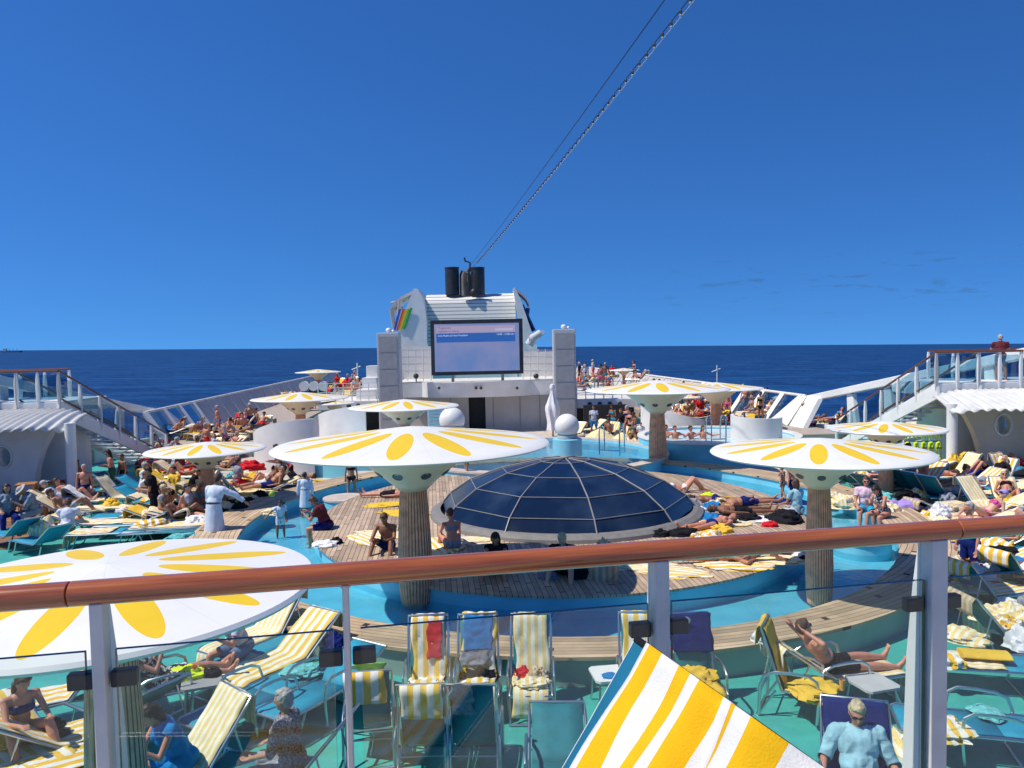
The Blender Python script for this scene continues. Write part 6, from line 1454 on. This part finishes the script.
# ---- crowds on the terraces
CW = ['black', 'navy', 'red', 'blue', 'pink', 'white', 'green', 'maroon', 'cyan', 'grey']
def crowd(zone, n_, xr, yr, z, rzr, looks, kinds=('recline','recline_knees','recline_book','supine','sit','kneesup','sit_legs'), towels=('s0','s1','s2','s1','yellow','s0','red'), lf=.8):
    pts = []
    for k in range(n_*30):
        if len(pts) >= n_: break
        px, py = rnd.uniform(*xr), rnd.uniform(*yr)
        if callable(zone) and not zone(px, py): continue
        if all(abs(px-a)/1.0+abs(py-b_)*2.4 > 5.2 for a, b_ in pts): pts.append((px, py))
    for px, py in pts:
        rz = rnd.uniform(*rzr); fem = rnd.random() < .5; pose = rnd.choice(kinds); c = rnd.choice(CW)
        wear = [('bikini_bottom', c), ('bikini_top', c)] if fem else [(rnd.choice(('swim_trunks','shorts','swim_briefs')), c)]
        if rnd.random() < .25: wear = [('t_shirt', rnd.choice(('white','red','grey','lightgrey','black'))), ('shorts', c)]
        hs = (rnd.choice(('long','bun','bob')) if fem else rnd.choice(('short','short','cap')), rnd.choice(('dark','brown','blond','grey')))
        fm = rnd.choice(('teal','blue')); bk = rnd.choice((20, 35, 50)) if pose.startswith('rec') or pose == 'sit' else 0
        if rnd.random() < lf: L(px, py, rz, bk, fm, z=z, tw=(rnd.choice(('full','full','back')) , rnd.choice(towels)) if bk else ('full', rnd.choice(towels)), who=dict(pose=pose, wear=wear, hair=hs, skin=rnd.choice((1,1,2,2,3)), fem=fem, eyes=False))
        else: PP(px, py, z, rz, rnd.choice(('stand','stand_busy','walk')), wear, hair=hs, skin=rnd.choice((1,2,3)), fem=fem, eyes=False)
T_ = .5
crowd(lambda x, y: y > 399+(x-655)*.18, 44, (652, 728), (400, 424), T_, (70, 200), 'right')
crowd(None, 16, (580, 640), (379, 393), 1.9, (60, 190), 'rf')
crowd(None, 12, (728, 775), (402, 424), T_, (60, 160), 'r2')
crowd(None, 8, (775, 835), (424, 436), 0, (70, 120), 'rb', kinds=('recline','supine','kneesup'))
crowd(None, 14, (336, 374), (386, 396), 1.9, (100, 220), 'lf')
crowd(None, 12, (285, 322), (402, 412), T_, (120, 220), 'lt')
crowd(None, 7, (236, 262), (428, 440), T_, (120, 220), 'lt2')
crowd(None, 9, (172, 238), (436, 441), T_, (60, 130), 'lb', kinds=('recline','recline_knees','kneesup'))
crowd(None, 8, (345, 372), (410, 432), 0, (100, 220), 'lm', lf=.4)
crowd(None, 8, (590, 640), (436, 446), 0, (100, 220), 'rm', lf=.5)
crowd(None, 10, (160, 200), (466, 486), 0, (60, 200), 'lc')
crowd(None, 8, (205, 235), (455, 470), 0, (60, 200), 'lc2')
crowd(None, 14, (70, 250), (492, 532), 0, (-120, -50), 'ld', kinds=('recline','recline_knees','sit','kneesup','sit_legs'), lf=.9)
crowd(None, 5, (235, 300), (486, 506), 0, (60, 120), 'le', kinds=('recline','recline_knees','kneesup'))
crowd(None, 7, (880, 1005), (476, 500), 0, (60, 120), 're', kinds=('recline','recline_knees','supine','sit'))
crowd(None, 5, (950, 1022), (548, 600), 0, (60, 100), 'rn', kinds=('supine','recline','prone'))
for px, py, rz, m_ in ((592,436,120,'s1'), (575,440,150,'s1'), (640,432,100,'s0')): L(px, py, rz, 35, 'teal', tw=('full', m_))
for px, py in ((700,384),(640,378),(735,389)): pass

def clutter(n_, xr, yr, z):
    for k in range(n_):
        px, py = rnd.uniform(*xr), rnd.uniform(*yr); m_ = rnd.choice(['s1','s0','s2','yellow','s1','white','turq','black','navy','s1','s2','grey'])
        s_ = rnd.uniform(.18, .42); heap(push(G(px, py, z), .2) if z < .45 else G(px, py, z), (s_, s_*rnd.uniform(.5,.9), s_*rnd.uniform(.3,.7)), m_, f"crumpled {'striped' if m_ in ('s0','s1','s2') else TNAME.get(m_)} towel", rz=rnd.uniform(0, 3))
clutter(26, (60, 290), (488, 535), .36); clutter(12, (165, 265), (462, 490), .3); clutter(14, (835, 950), (478, 525), .33); clutter(18, (925, 1022), (470, 530), .36); clutter(20, (945, 1022), (540, 640), .38); clutter(9, (680, 800), (500, 560), ISL)
for k, (px, py, rz) in enumerate(((100,520,-80),(92,536,-85),(155,533,95),(212,520,-75),(222,512,-75),(208,508,-80),(120,497,-100),(100,500,-95),(255,540,-80),(838,470,-85),(900,476,-80),(880,472,-85),(868,520,-80),(955,520,-80),(1000,505,90),(940,540,92))):
    L(px, py, rz, rnd.choice((0,20,35)), rnd.choice(('blue','teal')), tw=rnd.choice((None, ('full','s1'), ('full','s0'), ('seat','s2'))))
# ================================================================ LABELS
LM = [('the left staircase', 120, 425), ('the left shelter', 45, 450), ('the huge disc', 150, 560), ('the left crowd sunshade', 206, 455), ('the left curved wall', 285, 445), ('the left whirlpool', 350, 455), ('the biggest petal disc', 411, 450), ('the front column', 420, 560), ('the glass dome', 566, 500), ('the white globe', 567, 428), ('the video wall', 477, 375), ('the left speaker tower', 387, 375), ('the right speaker tower', 564, 375),
 ('the globe-side column', 656, 440), ('the right whirlpool', 700, 455), ('the right curved wall', 756, 425), ('the right petal disc', 820, 455), ('the ring pool column', 814, 550), ('the right staircase', 885, 400), ('the stair-foot sunshade', 886, 440), ('the right shelter column', 952, 440), ('the right shelter porthole', 1003, 425), ('the big right post', 930, 640), ('the thin post', 339, 680), ('the left post', 88, 700), ('the far left sunshade', 318, 374), ('the far right sunshade', 624, 370), ('the curved wall sunshade', 300, 400), ('the screen-side sunshade', 404, 408), ('the half hidden sunshade', 730, 390), ('the bottom edge', 512, 765), ('the globe-side sunshade', 655, 390), ('the middle post', 657, 640), ('the right edge', 1015, 560), ('the left edge', 5, 600)]
ORD = ['leftmost', 'second', 'third', 'fourth', 'fifth', 'sixth', 'seventh', 'eighth', 'ninth', 'tenth', 'eleventh', 'twelfth', 'thirteenth', 'fourteenth', 'fifteenth', 'sixteenth', 'seventeenth', 'eighteenth', 'nineteenth', 'twentieth']
bpy.context.view_layer.update()
grp = {}
ones = {}
for o, look, at_ in THINGS: ones.setdefault(look, []).append(o)
for o, look, at_ in THINGS:
    w_ = o.matrix_world.translation+Vector((0,0,.5)); x, y = proj(w_)
    if len(ones[look]) == 1 and len(look.split()) >= 7: o['label'] = look; continue
    best = min(LM, key=lambda l: (l[1]-x)**2+((l[2]-y)*1.5)**2); dx, dy = x-best[1], (y-best[2])*1.5
    rel = ('left of' if dx < 0 else 'right of') if abs(dx) > abs(dy) else ('above' if dy < 0 else 'below')
    grp.setdefault(f"{look} {rel} {best[0]}", []).append((x, y, o))
for k, v in grp.items():
    v.sort(key=lambda t: t[0])
    for i, (x, y, o) in enumerate(v):
        o['label'] = k if len(v) == 1 else f"{k}, {'leftmost' if i == 0 else 'rightmost' if i == len(v)-1 else ORD[min(i,19)]+' from left'}"
for k in LPROTO.values():
    if 'used' in k:
        for c_ in list(k.children): bpy.data.objects.remove(c_)
        bpy.data.objects.remove(k)

for o in list(COL.objects):
    if o.parent is None and 'label' in o.keys() and len(o['label'].split()) > 16: print('LONG', o.name, o['label'])
